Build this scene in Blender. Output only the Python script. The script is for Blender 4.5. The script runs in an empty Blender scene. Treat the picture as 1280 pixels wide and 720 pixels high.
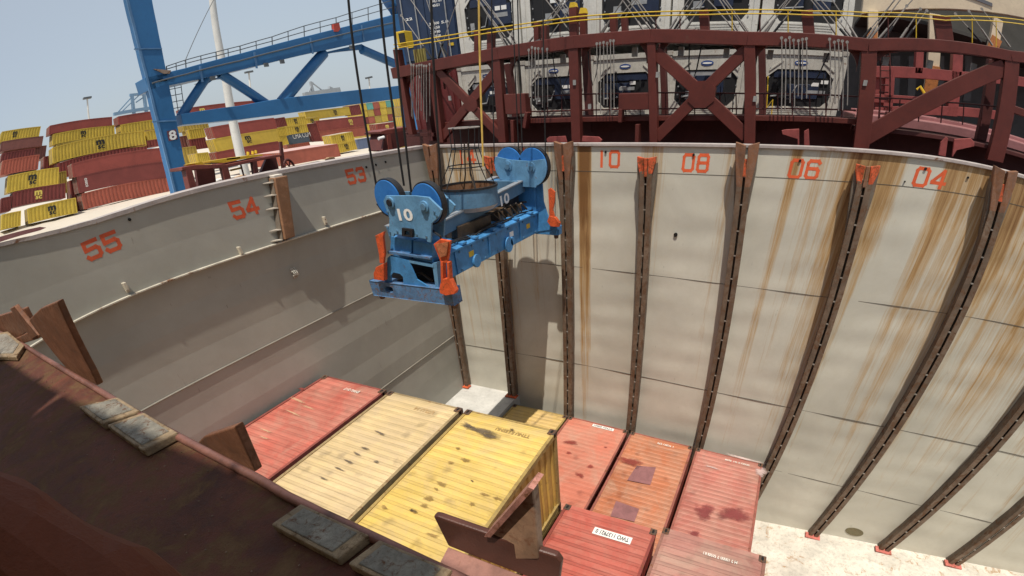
import bpy, bmesh, math, random
from mathutils import Vector, Matrix
random.seed(7)
R = math.radians
scene = bpy.context.scene
COL = scene.collection

# ------------------------------------------------------------------ camera
CAM = Vector((10.8024, -12.9101, 0.9259))
YAW, PITCH, ROLL = R(25.7136), R(-41.0095), R(-2.5469)
PPX, PPY = 703.561, 572.344                     # optical axis in the 1280x720 frame
K1, K2, K3, K4 = 0.872097, 0.278555, -0.604111, 0.2343004   # lens: angle against radius / 500 px

def _frame():
    f = Vector((-math.sin(YAW) * math.cos(PITCH), math.cos(YAW) * math.cos(PITCH), math.sin(PITCH)))
    r = Vector((math.cos(YAW), math.sin(YAW), 0))
    u = r.cross(f)
    return r * math.cos(ROLL) + u * math.sin(ROLL), -r * math.sin(ROLL) + u * math.cos(ROLL), f
CR, CU, CF = _frame()
cd = bpy.data.cameras.new('camera')
cam = bpy.data.objects.new('camera', cd)
COL.objects.link(cam)
scene.camera = cam
m3 = Matrix((CR, CU, -CF)).transposed()
cam.matrix_world = Matrix.Translation(CAM) @ m3.to_4x4()
cd.clip_start, cd.clip_end = 0.02, 20000
cd.type = 'PANO'                                # wide action-camera lens with barrel distortion
cd.panorama_type = 'FISHEYE_LENS_POLYNOMIAL'
cd.sensor_fit = 'HORIZONTAL'
cd.sensor_width = 36
cd.fisheye_fov = R(300)
s = 36 / 1280 * 500
cd.fisheye_polynomial_k0 = 0
cd.fisheye_polynomial_k1 = -K1 / s
cd.fisheye_polynomial_k2 = -K2 / s ** 2
cd.fisheye_polynomial_k3 = -K3 / s ** 3
cd.fisheye_polynomial_k4 = -K4 / s ** 4
cd.shift_x = -(PPX - 640) / 1280
cd.shift_y = (PPY - 360) / 720

# ------------------------------------------------------------------ sky, sun, exposure
SUN = Vector((0.12, -0.33, 1.0)).normalized()   # towards the sun: behind the camera, high, a little to the right
el = math.asin(SUN.z)
az = math.atan2(SUN.x, SUN.y)                   # from +Y, clockwise
world = bpy.data.worlds.new('World')
scene.world = world
world.use_nodes = True
nt = world.node_tree
nt.nodes.clear()
sky = nt.nodes.new('ShaderNodeTexSky')
sky.sky_type = 'NISHITA'
sky.sun_disc = False
sky.sun_elevation = el
sky.sun_rotation = az
sky.air_density = 1.0
sky.dust_density = 2.0
sky.ozone_density = 1.0
bg = nt.nodes.new('ShaderNodeBackground')
bg.inputs['Strength'].default_value = 0.085
out = nt.nodes.new('ShaderNodeOutputWorld')
pale = nt.nodes.new('ShaderNodeMix'); pale.data_type = 'RGBA'      # summer haze over the harbour flattens the blue
pale.inputs[0].default_value = 0.65
pale.inputs[7].default_value = (5.5, 6.2, 6.9, 1)
nt.links.new(sky.outputs[0], pale.inputs[6])
nt.links.new(pale.outputs[2], bg.inputs[0])
nt.links.new(bg.outputs[0], out.inputs[0])
sl = bpy.data.lights.new('sun', 'SUN')
sl.energy = 3.9
sl.angle = R(0.5)
sl.color = (1.0, 0.93, 0.82)
sun = bpy.data.objects.new('sun', sl)
COL.objects.link(sun)
sun.rotation_euler = SUN.to_track_quat('Z', 'Y').to_euler()
sun.location = (0, 0, 40)
scene.view_settings.view_transform = 'Standard'
scene.view_settings.look = 'None'
scene.view_settings.exposure = 0.30
scene.view_settings.gamma = 1.0
scene.view_settings.use_curve_mapping = False

# ------------------------------------------------------------------ helpers
def ray(u, v):
    dx, dy = u - PPX, PPY - v
    rr = math.hypot(dx, dy)
    q = rr / 500
    th = q * (K1 + q * (K2 + q * (K3 + q * K4)))
    return (CR * dx + CU * dy) / rr * math.sin(th) + CF * math.cos(th)

def at(u, v, X=None, Y=None, Z=None):
    """the point of a world plane that was measured at that spot of the photograph"""
    d = ray(u, v)
    if X is not None: t = (X - CAM.x) / d.x
    elif Y is not None: t = (Y - CAM.y) / d.y
    else: t = (Z - CAM.z) / d.z
    return CAM + d * t

class MB:
    def __init__(s): s.v, s.f = [], []
    def add(s, vs, fs):
        n = len(s.v)
        s.v += [tuple(v) for v in vs]
        s.f += [tuple(i + n for i in f) for f in fs]
        return s
    def box(s, a, b):
        x0, y0, z0 = (min(p, q) for p, q in zip(a, b)); x1, y1, z1 = (max(p, q) for p, q in zip(a, b))
        return s.add([(x0, y0, z0), (x1, y0, z0), (x1, y1, z0), (x0, y1, z0), (x0, y0, z1), (x1, y0, z1), (x1, y1, z1), (x0, y1, z1)],
                     [(3, 2, 1, 0), (4, 5, 6, 7), (0, 1, 5, 4), (1, 2, 6, 5), (2, 3, 7, 6), (3, 0, 4, 7)])
    def prism(s, pts, vec):
        """closed solid: polygon pts swept along vec"""
        vec = Vector(vec); pts = [Vector(p) for p in pts]; n = len(pts)
        nrm = Vector((0, 0, 0))
        for i in range(n): nrm += pts[i].cross(pts[(i + 1) % n])
        if nrm.dot(vec) > 0: pts = pts[::-1]
        vs = pts + [p + vec for p in pts]
        fs = [tuple(range(n)), tuple(range(2 * n - 1, n - 1, -1))]
        for i in range(n):
            j = (i + 1) % n
            fs.append((j, i, n + i, n + j))
        return s.add(vs, fs)
    def bar(s, a, b, w, h, up=(0, 0, 1)):
        """rectangular bar from a to b; w sideways, h along up"""
        a, b, up = Vector(a), Vector(b), Vector(up)
        d = (b - a).normalized(); side = d.cross(up)
        if side.length < 1e-6: side = d.cross(Vector((1, 0, 0)))
        side.normalize(); u2 = side.cross(d).normalized()
        q = [(-w / 2, -h / 2), (w / 2, -h / 2), (w / 2, h / 2), (-w / 2, h / 2)]
        return s.prism([a + side * x + u2 * y for x, y in q], b - a)
    def tube(s, pts, r, n=8, cap=True):
        pts = [Vector(p) for p in pts]; rings = []; base = len(s.v)
        ref = None
        for i, p in enumerate(pts):
            t = (pts[min(i + 1, len(pts) - 1)] - pts[max(i - 1, 0)]).normalized()
            if ref is None:
                ref = Vector((0, 0, 1)) if abs(t.z) < 0.9 else Vector((1, 0, 0))
            a = (ref - t * ref.dot(t)).normalized(); b = t.cross(a); ref = a
            rad = r[i] if isinstance(r, (list, tuple)) else r
            s.v += [tuple(p + (a * math.cos(2 * math.pi * k / n) + b * math.sin(2 * math.pi * k / n)) * rad) for k in range(n)]
        for i in range(len(pts) - 1):
            for k in range(n):
                k2 = (k + 1) % n
                s.f.append((base + i * n + k, base + i * n + k2, base + (i + 1) * n + k2, base + (i + 1) * n + k))
        if cap:
            s.f.append(tuple(base + k for k in range(n))[::-1])
            e = base + (len(pts) - 1) * n
            s.f.append(tuple(e + k for k in range(n)))
        return s
    def disc(s, c, axis, r, t, n=28):
        c, axis = Vector(c), Vector(axis).normalized()
        return s.tube([c - axis * t / 2, c + axis * t / 2], r, n)
    def sheet(s, o, u, v, nu, nv, fn=None):
        """grid from corner o along u and v; fn(i/nu, j/nv) gives an offset vector"""
        o, u, v = Vector(o), Vector(u), Vector(v); b = len(s.v)
        for j in range(nv + 1):
            for i in range(nu + 1):
                p = o + u * (i / nu) + v * (j / nv)
                if fn: p = p + Vector(fn(i / nu, j / nv))
                s.v.append(tuple(p))
        for j in range(nv):
            for i in range(nu):
                a = b + j * (nu + 1) + i
                s.f.append((a, a + 1, a + nu + 2, a + nu + 1))
        return s
    def mesh(s, name, m=None, smooth=False):
        me = bpy.data.meshes.new(name)
        me.from_pydata(s.v, [], s.f)
        me.validate()
        if m: me.materials.append(m)
        if smooth: me.shade_smooth()
        me.update()
        return me
    def build(s, name, m, parent=None, smooth=False, bevel=0, loc=None):
        o = bpy.data.objects.new(name, s.mesh(name, m, smooth))
        COL.objects.link(o)
        if parent: o.parent = parent
        if loc is not None: o.location = loc
        if bevel:
            b = o.modifiers.new('edge', 'BEVEL'); b.width = bevel; b.segments = 2; b.limit_method = 'ANGLE'; b.angle_limit = R(40)
            b.use_clamp_overlap = True
        if smooth:
            try: o.data.set_sharp_from_angle(angle=R(38))
            except Exception: pass
        return o

def tag(o, label=None, cat=None, group=None, kind=None):
    if label: o['label'] = label
    if cat: o['category'] = cat
    if group: o['group'] = group
    if kind: o['kind'] = kind
    return o

def thing(name, label, cat, loc=(0, 0, 0), group=None, frame=None):
    o = bpy.data.objects.new(name, None)
    o.empty_display_size = 0.2
    COL.objects.link(o)
    o.location = loc
    if frame is not None: o.matrix_world = frame
    return tag(o, label, cat, group)

def dup(root, loc=None, frame=None, label=None, group=None):
    r = root.copy(); COL.objects.link(r)
    if loc is not None: r.location = loc
    if frame is not None: r.matrix_world = frame
    if label: r['label'] = label
    if group: r['group'] = group
    for ch in root.children:
        c = ch.copy(); COL.objects.link(c); c.parent = r
        for g in ch.children:
            d = g.copy(); COL.objects.link(d); d.parent = c
    return r

_tx = {}
def text_polys(txt, bold=0.0):
    key = (txt, bold)
    if key not in _tx:
        cu = bpy.data.curves.new('lettering', 'FONT'); cu.body = txt; cu.size = 1.0; cu.extrude = 0; cu.offset = bold; cu.resolution_u = 3
        o = bpy.data.objects.new('lettering_source', cu); COL.objects.link(o)
        bpy.context.view_layer.update()
        me = bpy.data.meshes.new_from_object(o.evaluated_get(bpy.context.evaluated_depsgraph_get()))
        vs = [tuple(v.co) for v in me.vertices]; fs = [tuple(p.vertices) for p in me.polygons]
        bpy.data.objects.remove(o); bpy.data.meshes.remove(me); bpy.data.curves.remove(cu)
        xs = [v[0] for v in vs]; ys = [v[1] for v in vs]
        _tx[key] = (vs, fs, min(xs), max(xs), min(ys), max(ys))
    return _tx[key]

def text_mb(mb, txt, center, right, up, w=None, h=None, bold=0.0, lift=0.006):
    """flat painted letters fitted into w x h around center"""
    vs, fs, x0, x1, y0, y1 = text_polys(txt, bold)
    right, up, c = Vector(right).normalized(), Vector(up).normalized(), Vector(center)
    n = right.cross(up)
    sx = (w / (x1 - x0)) if w else (h / (y1 - y0)); sy = (h / (y1 - y0)) if h else sx
    mb.add([c + right * ((v[0] - (x0 + x1) / 2) * sx) + up * ((v[1] - (y0 + y1) / 2) * sy) + n * lift for v in vs], fs)
    return mb

def words(name, m, parent, txt, center, right, up, w=None, h=None, bold=0.0, lift=0.006):
    """painted text, each word an object of its own"""
    vs, fs, x0, x1, y0, y1 = text_polys(txt, bold)
    right, up, c = Vector(right).normalized(), Vector(up).normalized(), Vector(center); n = right.cross(up)
    sx = (w / (x1 - x0)) if w else (h / (y1 - y0)); sy = (h / (y1 - y0)) if h else sx
    sp_ = sorted((min(vs[i][0] for i in f), max(vs[i][0] for i in f), k) for k, f in enumerate(fs))
    groups, hi = [], -9
    for lo, up_, k in sp_:
        if lo - hi > 0.16: groups.append([])
        groups[-1].append(k); hi = max(hi, up_)
    for g_ in groups:
        ids = sorted({i for k in g_ for i in fs[k]}); mp = {i: j for j, i in enumerate(ids)}
        MB().add([c + right * ((vs[i][0] - (x0 + x1) / 2) * sx) + up * ((vs[i][1] - (y0 + y1) / 2) * sy) + n * lift for i in ids], [tuple(mp[i] for i in fs[k]) for k in g_]).build(name, m, parent)

# ------------------------------------------------------------------ materials
def nodes(m):
    m.use_nodes = True
    t = m.node_tree
    b = next(n for n in t.nodes if n.type == 'BSDF_PRINCIPLED')
    return t, b

def N(t, typ, **k):
    n = t.nodes.new(typ)
    for a, v in k.items():
        if a == 'ins':
            for i, x in v.items(): n.inputs[i].default_value = x
        else: setattr(n, a, v)
    return n

def ramp(t, fac, stops, interp='LINEAR'):
    n = t.nodes.new('ShaderNodeValToRGB'); n.color_ramp.interpolation = interp
    e = n.color_ramp.elements
    rgba = lambda c: (c, c, c, 1) if isinstance(c, (int, float)) else (*c, 1)
    e[0].position, e[1].position = stops[0][0], stops[-1][0]
    e[0].color, e[1].color = rgba(stops[0][1]), rgba(stops[-1][1])
    for p, c in stops[1:-1]: e.new(p).color = rgba(c)
    t.links.new(fac, n.inputs[0])
    return n.outputs[0]

def mix(t, fac, a, b, mode='MIX'):
    n = t.nodes.new('ShaderNodeMix'); n.data_type = 'RGBA'; n.blend_type = mode
    for sock, val in ((n.inputs[0], fac), (n.inputs[6], a), (n.inputs[7], b)):
        if hasattr(val, 'links'): t.links.new(val, sock)
        elif isinstance(val, (int, float)): sock.default_value = val
        else: sock.default_value = (*val, 1)
    return n.outputs[2]

def mth(t, op, a, b=0.0):
    n = t.nodes.new('ShaderNodeMath'); n.operation = op; n.use_clamp = False
    for sock, val in ((n.inputs[0], a), (n.inputs[1], b)):
        if hasattr(val, 'links'): t.links.new(val, sock)
        else: sock.default_value = val
    return n.outputs[0]

def noise(t, vec, scale, detail=5, rough=0.6, dist=0.0):
    n = N(t, 'ShaderNodeTexNoise', ins={'Scale': scale, 'Detail': detail, 'Roughness': rough, 'Distortion': dist})
    t.links.new(vec, n.inputs['Vector'])
    return n.outputs[0]

def wpos(t, scale=(1, 1, 1), off=(0, 0, 0), local=False):
    if local:
        g = N(t, 'ShaderNodeTexCoord'); src = g.outputs['Object']
    else:
        g = N(t, 'ShaderNodeNewGeometry'); src = g.outputs['Position']
    mp = N(t, 'ShaderNodeMapping'); mp.inputs['Scale'].default_value = scale; mp.inputs['Location'].default_value = off
    t.links.new(src, mp.inputs[0])
    return mp.outputs[0]

RUST = (0.16, 0.062, 0.022)
_mats = {}
def paint(name, col, rough=0.55, vary=0.25, rust=0.0, rustcol=RUST, scale=1.0, grime=0.25, bump=0.15, metal=0.0, streak=0.0, local=False):
    """weathered paint: patchy fade, grime, rust blotches and optional runs downwards"""
    if name in _mats: return _mats[name]
    m = bpy.data.materials.new(name); t, b = nodes(m)
    p = wpos(t, local=local)
    n1 = noise(t, p, 0.9 * scale, 6, 0.62, 0.6)
    n2 = noise(t, p, 7 * scale, 6, 0.7)
    n3 = noise(t, p, 38 * scale, 3, 0.7)
    c = mix(t, ramp(t, n1, [(0.3, 0.0), (0.7, 1.0)]), tuple(x * (1 - vary) for x in col), tuple(min(1, x * (1 + vary * 0.6)) for x in col))
    c = mix(t, mth(t, 'MULTIPLY', ramp(t, n2, [(0.5, 0.0), (0.75, 1.0)]), grime), c, tuple(x * 0.35 + 0.01 for x in col))
    c = mix(t, mth(t, 'MULTIPLY', ramp(t, n3, [(0.45, 0.0), (0.7, 1.0)]), grime * 0.6), c, tuple(x * 0.55 + 0.012 for x in col))
    if streak:
        ps = wpos(t, (9 * scale, 9 * scale, 0.5 * scale), local=local)
        ns = noise(t, ps, 1.0, 5, 0.65, 0.4)
        c = mix(t, mth(t, 'MULTIPLY', ramp(t, ns, [(0.52, 0.0), (0.72, 1.0)]), streak), c, rustcol)
    if rust:
        r1 = noise(t, p, 2.3 * scale, 8, 0.72, 0.8)
        f = ramp(t, r1, [(max(0.0, 0.68 - rust * 0.5), 0.0), (min(1.0, 0.76 - rust * 0.36), 1.0)])
        rc = mix(t, n2, tuple(x * 0.45 for x in rustcol), tuple(x * 1.5 for x in rustcol))
        c = mix(t, f, c, rc)
        b.inputs['Roughness'].default_value = rough
        rr = mth(t, 'ADD', mth(t, 'MULTIPLY', f, 0.3), rough); t.links.new(rr, b.inputs['Roughness'])
    else:
        t.links.new(mth(t, 'ADD', mth(t, 'MULTIPLY', n2, 0.3), rough - 0.15), b.inputs['Roughness'])
    t.links.new(c, b.inputs['Base Color'])
    b.inputs['Metallic'].default_value = metal
    b.inputs['Specular IOR Level'].default_value = 0.35
    if bump:
        bn = N(t, 'ShaderNodeBump', ins={'Strength': bump, 'Distance': 0.02})
        t.links.new(mix(t, 0.5, n2, n3), bn.inputs['Height'])
        t.links.new(bn.outputs[0], b.inputs['Normal'])
    _mats[name] = m
    return m

def plain(name, col, rough=0.5, metal=0.0):
    return paint(name, col, rough, vary=0.1, grime=0.1, bump=0.0, metal=metal)

# ------------------------------------------------------------------ the hold: walls, floor, cell guides
WY = 0.318                                      # face of the end wall
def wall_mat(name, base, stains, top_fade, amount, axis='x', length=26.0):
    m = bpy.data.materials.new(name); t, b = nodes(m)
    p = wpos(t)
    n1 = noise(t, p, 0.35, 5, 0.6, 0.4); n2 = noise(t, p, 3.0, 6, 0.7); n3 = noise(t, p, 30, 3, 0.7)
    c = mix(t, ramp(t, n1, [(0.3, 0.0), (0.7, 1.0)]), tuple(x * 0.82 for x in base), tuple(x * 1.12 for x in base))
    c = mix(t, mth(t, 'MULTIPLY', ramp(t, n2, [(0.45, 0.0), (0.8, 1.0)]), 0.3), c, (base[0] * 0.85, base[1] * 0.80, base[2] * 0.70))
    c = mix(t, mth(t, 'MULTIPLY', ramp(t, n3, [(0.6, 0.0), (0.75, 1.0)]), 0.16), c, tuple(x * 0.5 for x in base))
    # scattered vertical scratches
    ps = wpos(t, (5, 5, 0.9)); sc = noise(t, ps, 1.3, 4, 0.8)
    c = mix(t, mth(t, 'MULTIPLY', ramp(t, sc, [(0.675, 0.0), (0.71, 1.0)]), 0.4), c, (0.09, 0.075, 0.06))
    g = N(t, 'ShaderNodeNewGeometry'); sp = N(t, 'ShaderNodeSeparateXYZ'); t.links.new(g.outputs['Position'], sp.inputs[0])
    along = sp.outputs[0 if axis == 'x' else 1]
    xr = mth(t, 'DIVIDE', mth(t, 'ADD', along, 0.0 if axis == 'x' else 13.0), length)
    reg = ramp(t, xr, [(max(0, x / length), v) for x, v in stains], 'LINEAR')
    st = noise(t, wpos(t, (3.2, 3.2, 0.10)), 1.6, 6, 0.72, 0.25)
    st2 = noise(t, wpos(t, (11, 11, 0.22)), 1.6, 5, 0.7, 0.2)
    st = mth(t, 'ADD', mth(t, 'MULTIPLY', st, 0.62), mth(t, 'MULTIPLY', st2, 0.38))
    fade = ramp(t, mth(t, 'MULTIPLY', sp.outputs[2], -1.0 / 12.0), top_fade)
    f = mth(t, 'ADD', st, mth(t, 'MULTIPLY', mth(t, 'MULTIPLY', reg, fade), amount))
    f1 = ramp(t, f, [(0.66, 0.0), (0.84, 0.85)])
    f2 = ramp(t, f, [(0.82, 0.0), (0.98, 0.9)])
    c = mix(t, f1, c, (0.40, 0.225, 0.065))
    c = mix(t, f2, c, (0.17, 0.075, 0.025))
    t.links.new(c, b.inputs['Base Color'])
    t.links.new(mth(t, 'ADD', mth(t, 'MULTIPLY', n2, 0.25), 0.42), b.inputs['Roughness'])
    b.inputs['Specular IOR Level'].default_value = 0.35
    bn = N(t, 'ShaderNodeBump', ins={'Strength': 0.12, 'Distance': 0.03}); t.links.new(n2, bn.inputs['Height']); t.links.new(bn.outputs[0], b.inputs['Normal'])
    return m

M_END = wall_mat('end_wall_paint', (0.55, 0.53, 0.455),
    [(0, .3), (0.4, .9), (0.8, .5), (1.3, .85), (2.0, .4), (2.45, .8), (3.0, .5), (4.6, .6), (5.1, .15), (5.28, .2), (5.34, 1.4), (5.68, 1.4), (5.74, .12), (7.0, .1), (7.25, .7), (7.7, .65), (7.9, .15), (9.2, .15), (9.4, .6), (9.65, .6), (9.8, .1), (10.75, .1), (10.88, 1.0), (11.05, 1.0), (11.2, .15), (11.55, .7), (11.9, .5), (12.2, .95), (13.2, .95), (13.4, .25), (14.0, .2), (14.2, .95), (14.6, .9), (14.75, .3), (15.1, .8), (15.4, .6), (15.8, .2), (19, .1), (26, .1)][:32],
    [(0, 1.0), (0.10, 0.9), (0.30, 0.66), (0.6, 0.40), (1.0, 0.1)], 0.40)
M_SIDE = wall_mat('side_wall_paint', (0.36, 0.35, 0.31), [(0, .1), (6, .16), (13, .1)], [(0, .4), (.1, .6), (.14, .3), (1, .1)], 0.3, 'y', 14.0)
M_RIM = paint('rim_paint', (0.42, 0.37, 0.35), 0.6, rust=0.2, grime=0.4)
M_SEAM = plain('seam', (0.10, 0.09, 0.075), 0.8)
M_ORANGE = paint('orange_lettering', (0.75, 0.13, 0.045), 0.6, vary=0.2, grime=0.3, bump=0, scale=3, rust=0.12)
M_ORANGE_DULL = paint('faded_red_lettering', (0.62, 0.105, 0.04), 0.6, vary=0.2, grime=0.35, bump=0, scale=3)
M_GUIDE = paint('guide_steel', (0.17, 0.12, 0.085), 0.5, vary=0.5, rust=0.42, rustcol=(0.12, 0.062, 0.032), grime=0.5, scale=2, streak=0.3)
M_GUIDE_DARK = paint('guide_web', (0.17, 0.14, 0.11), 0.6, vary=0.3, rust=0.25, grime=0.5, scale=2)
M_GUIDE_HEAD = paint('guide_head_rust', (0.24, 0.13, 0.085), 0.55, vary=0.5, rust=0.5, grime=0.5, scale=3, rustcol=(0.22, 0.10, 0.05))
M_TIP = paint('orange_tip', (0.62, 0.11, 0.04), 0.55, vary=0.4, rust=0.42, grime=0.4, scale=4)
M_SHINY = paint('worn_steel', (0.34, 0.30, 0.26), 0.35, metal=0.4, rust=0.15, scale=4)
M_FLOORW = paint('white_floor_paint', (0.66, 0.62, 0.54), 0.6, vary=0.3, rust=0.26, rustcol=(0.34, 0.19, 0.08), grime=0.7, scale=1.1)
M_STEP = paint('grey_step_paint', (0.52, 0.51, 0.48), 0.6, vary=0.25, grime=0.35, scale=0.8)
M_MAROON = paint('maroon_deck', (0.115, 0.034, 0.018), 0.75, vary=0.55, rust=0.44, grime=0.8, scale=3.2, rustcol=(0.12, 0.066, 0.032), bump=0.5)

SEG = {  # stencil digits on a 4 x 6 grid
 '0': [[(0.6, 0), (3.4, 0), (4, 0.8), (4, 5.2), (3.4, 6), (0.6, 6), (0, 5.2), (0, 0.8), (0.6, 0)]],
 '1': [[(2, 0), (2, 6)]],
 '3': [[(0, 5.3), (0.6, 6), (3.4, 6), (4, 5.2), (4, 3.7), (3.3, 3.1)], [(1.4, 3.1), (3.3, 3.1), (4, 2.4), (4, 0.8), (3.4, 0), (0.6, 0), (0, 0.8)]],
 '4': [[(3.1, 0), (3.1, 6), (0, 2), (0, 1.6), (4.3, 1.6)]],
 '5': [[(4, 6), (0.1, 6), (0.1, 3.3), (3.3, 3.5), (4, 2.7), (4, 0.8), (3.4, 0), (0.6, 0), (0, 0.8)]],
 '6': [[(4, 5.3), (3.4, 6), (0.6, 6), (0, 5.2), (0, 0.8), (0.6, 0), (3.4, 0), (4, 0.8), (4, 2.6), (3.4, 3.3), (0.2, 3.3)]],
 '8': [[(0.6, 0), (3.4, 0), (4, 0.7), (4, 2.5), (3.4, 3.1), (0.6, 3.1), (0, 2.5), (0, 0.7), (0.6, 0)], [(0.6, 3.1), (0.1, 3.7), (0.1, 5.3), (0.6, 6), (3.4, 6), (3.9, 5.3), (3.9, 3.7), (3.4, 3.1)]],
 '2': [[(0, 5.2), (0.6, 6), (3.4, 6), (4, 5.2), (4, 3.9), (0, 0.4), (0, 0), (4.1, 0)]],
}
def digits(mb, txt, c, right, up, w, h, th, base=0.006):
    """hand-stencilled block digits, two characters"""
    right, up, c = Vector(right), Vector(up), Vector(c); n = right.cross(up)
    cw = w * 0.40
    for k, ch in enumerate(txt):
        x0 = -w / 2 + k * (w - cw)
        for line in SEG[ch]:
            P = [Vector((x0 + x / 4 * cw, (y / 6 - 0.5) * h)) for x, y in line]
            for a, b in zip(P, P[1:]):
                d = (b - a).normalized(); e = d * th * 0.42; q = Vector((-d.y, d.x)) * th / 2
                k3 = [a - e - q, b + e - q, b + e + q, a - e + q]
                lift = base + 0.00035 * ((len(mb.v) // 4) % 11)
                mb.add([c + right * v.x + up * v.y + n * lift for v in k3], [(0, 1, 2, 3)])
    return mb

# end wall
end_wall = thing('hold_end_wall', 'pale grey rust-streaked steel end wall of the ship hold with orange row numbers', 'wall')
Z1, Z2, Z3, Z4 = -0.647, -3.366, -6.99, -9.666
def dent(a, b):
    z = -12.95 * b
    k_ = min(1.0, max(0.0, (-z - 0.72) / 0.3))
    return (0, k_ * (0.015 * (0.5 - 0.5 * math.cos(2 * math.pi * z / 0.82)) * (0.55 + 0.45 * math.sin(a * 47 + b * 23)) + 0.008 * math.sin(a * 65) * math.sin(z * 2.1)), 0)
MB().sheet((-0.05, WY, 0), (26, 0, 0), (0, 0, -12.95), 60, 160, dent).build('plate', M_END, end_wall, smooth=True)
mb = MB()
mb.box((-0.15, WY - 0.05, -0.045), (26, WY + 0.16, 0.03))
mb.build('top_rim', M_RIM, end_wall, bevel=0.012)
for z in (Z1, Z2, Z3, Z4):
    MB().box((-0.02, WY - 0.004, z - 0.006), (25.9, WY + 0.05, z + 0.006)).build('weld_seam', M_SEAM, end_wall)
for txt, px, py in (('14', 582.6, 196), ('12', 662, 194.5), ('10', 760, 199), ('08', 869.6, 203.8), ('06', 1005.5, 211.5), ('04', 1163, 222.7)):
    c = at(px, py, Y=WY - 0.001)
    digits(MB(), txt, c, (1, 0, 0), (0, 0, 1), 0.62, 0.35, 0.072, 0.0).build('lettering', M_ORANGE, end_wall)
c = at(1068, 665, Y=WY - 0.01)
ring = [(math.cos(a) * 0.30, math.sin(a) * 0.2) for a in [2 * math.pi * k / 28 for k in range(28)]]
MB().prism([(c.x + x, WY - 0.012, c.z + z) for x, z in ring], (0, 0.05, 0)).build('manhole_cover', paint('olive_cover', (0.17, 0.145, 0.08), 0.6, grime=0.4, rust=0.2, scale=3), end_wall)
mb = MB()
for u, v, r_ in ((844.5, 293.5, .055), (757, 190, .03), (867, 193.5, .03), (1000, 201, .03), (1131, 227, .018), (1157, 211, .03), (1210, 222, .025)):
    q = at(u, v, Y=WY - 0.012); MB().disc(q, (0, 1, 0), r_, 0.03, 14).build('drain_hole', plain('hole_dark', (0.012, 0.010, 0.009), 0.9), end_wall)

# side wall
side_wall = thing('hold_side_wall', 'shaded grey steel side wall of the hold numbered 53 54 55', 'wall')
LZ1, LZ2, LZ3 = -1.386, -3.47, -6.46
def prof(zs, xs, name, y0=-13.2, y1=WY):
    mb = MB()
    for (za, zb, xa, xb) in zip(zs, zs[1:], xs, xs[1:]):
        mb.add([(xa, y0, za), (xa, y1, za), (xb, y1, zb), (xb, y0, zb)], [(0, 3, 2, 1)])
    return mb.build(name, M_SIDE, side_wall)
def sheer(y): return 0.08 * max(0.0, -8.6 - y) ** 2        # the coaming rises towards the near end
ys = [WY, -4.0, -8.6, -9.2, -9.8, -10.4, -11.0, -11.6, -12.2, -13.2]
mb = MB()
for ya, yb in zip(ys, ys[1:]):
    for (za, zb, xa, xb) in ((-0.03, -0.80, 0.0, -0.0), (-0.80, LZ1, -0.0, 0.02)):
        ka, kb = (1.0 if za > -0.1 else 0.5), (0.5 if zb > -1 else 0.0)
        mb.add([(xa, yb, za + sheer(yb) * ka), (xa, ya, za + sheer(ya) * ka), (xb, ya, zb + sheer(ya) * kb), (xb, yb, zb + sheer(yb) * kb)], [(0, 3, 2, 1)])
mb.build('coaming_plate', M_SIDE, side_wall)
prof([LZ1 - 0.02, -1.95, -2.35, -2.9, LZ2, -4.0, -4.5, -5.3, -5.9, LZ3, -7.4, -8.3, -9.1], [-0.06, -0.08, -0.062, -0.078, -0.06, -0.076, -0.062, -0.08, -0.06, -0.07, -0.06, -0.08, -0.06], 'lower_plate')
mb = MB()
for ya, yb in zip(ys, ys[1:]):
    mb.prism([(-0.35, ya, -0.045 + sheer(ya)), (0.04, ya, -0.045 + sheer(ya)), (0.04, yb, -0.045 + sheer(yb)), (-0.35, yb, -0.045 + sheer(yb))], (0, 0, 0.075))
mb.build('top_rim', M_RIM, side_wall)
mb = MB(); mb.box((-0.08, -13.2, LZ1 - 0.03), (0.075, WY - 0.02, LZ1 + 0.004))
mb.build('ledge', paint('ledge_paint', (0.58, 0.54, 0.45), 0.55, rust=0.3, scale=1.5, grime=0.4), side_wall, bevel=0.008)
for z in (LZ2, LZ3): MB().tube([(-0.055, -13.2, z), (-0.055, WY, z)], 0.018, 8).build('weld_bead', paint('bead', (0.27, 0.25, 0.21), 0.6), side_wall)
for txt, px, py, w in (('55', 127, 307, 0.62), ('54', 305.5, 260, 0.60), ('53', 445, 219.5, 0.62)):
    c = at(px, py, X=0.002)
    c.x = 0.0
    digits(MB(), txt, c, (0, 1, 0), (0, 0, 1), w, 0.29, 0.074, 0.0008).build('lettering', M_ORANGE_DULL, side_wall)
for px, py in ((155, 357), (298, 312), (404, 274)):
    q = at(px, py, X=0.01); mb = MB()
    mb.box((0.0, q.y - 0.03, q.z - 0.085), (0.10, q.y + 0.03, q.z + 0.06)); mb.box((0.03, q.y - 0.035, q.z - 0.13), (0.06, q.y + 0.035, q.z - 0.08))
    mb.build('eye_bracket', paint('bracket_paint', (0.55, 0.50, 0.40), 0.55, rust=0.25, scale=5), side_wall, bevel=0.006)
q = at(367, 341, X=-0.06); mb = MB()
for k in range(3): mb.tube([(-0.05, q.y - 0.05 + 0.05 * k, q.z - 0.12), (0.03, q.y - 0.05 + 0.05 * k, q.z), (-0.05, q.y - 0.05 + 0.05 * k, q.z + 0.12)], 0.012, 6)
mb.tube([(0.0, q.y - 0.09, q.z + 0.05), (0.0, q.y + 0.09, q.z + 0.05)], 0.012, 6); mb.tube([(0.0, q.y - 0.09, q.z - 0.05), (0.0, q.y + 0.09, q.z - 0.05)], 0.012, 6)
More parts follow.
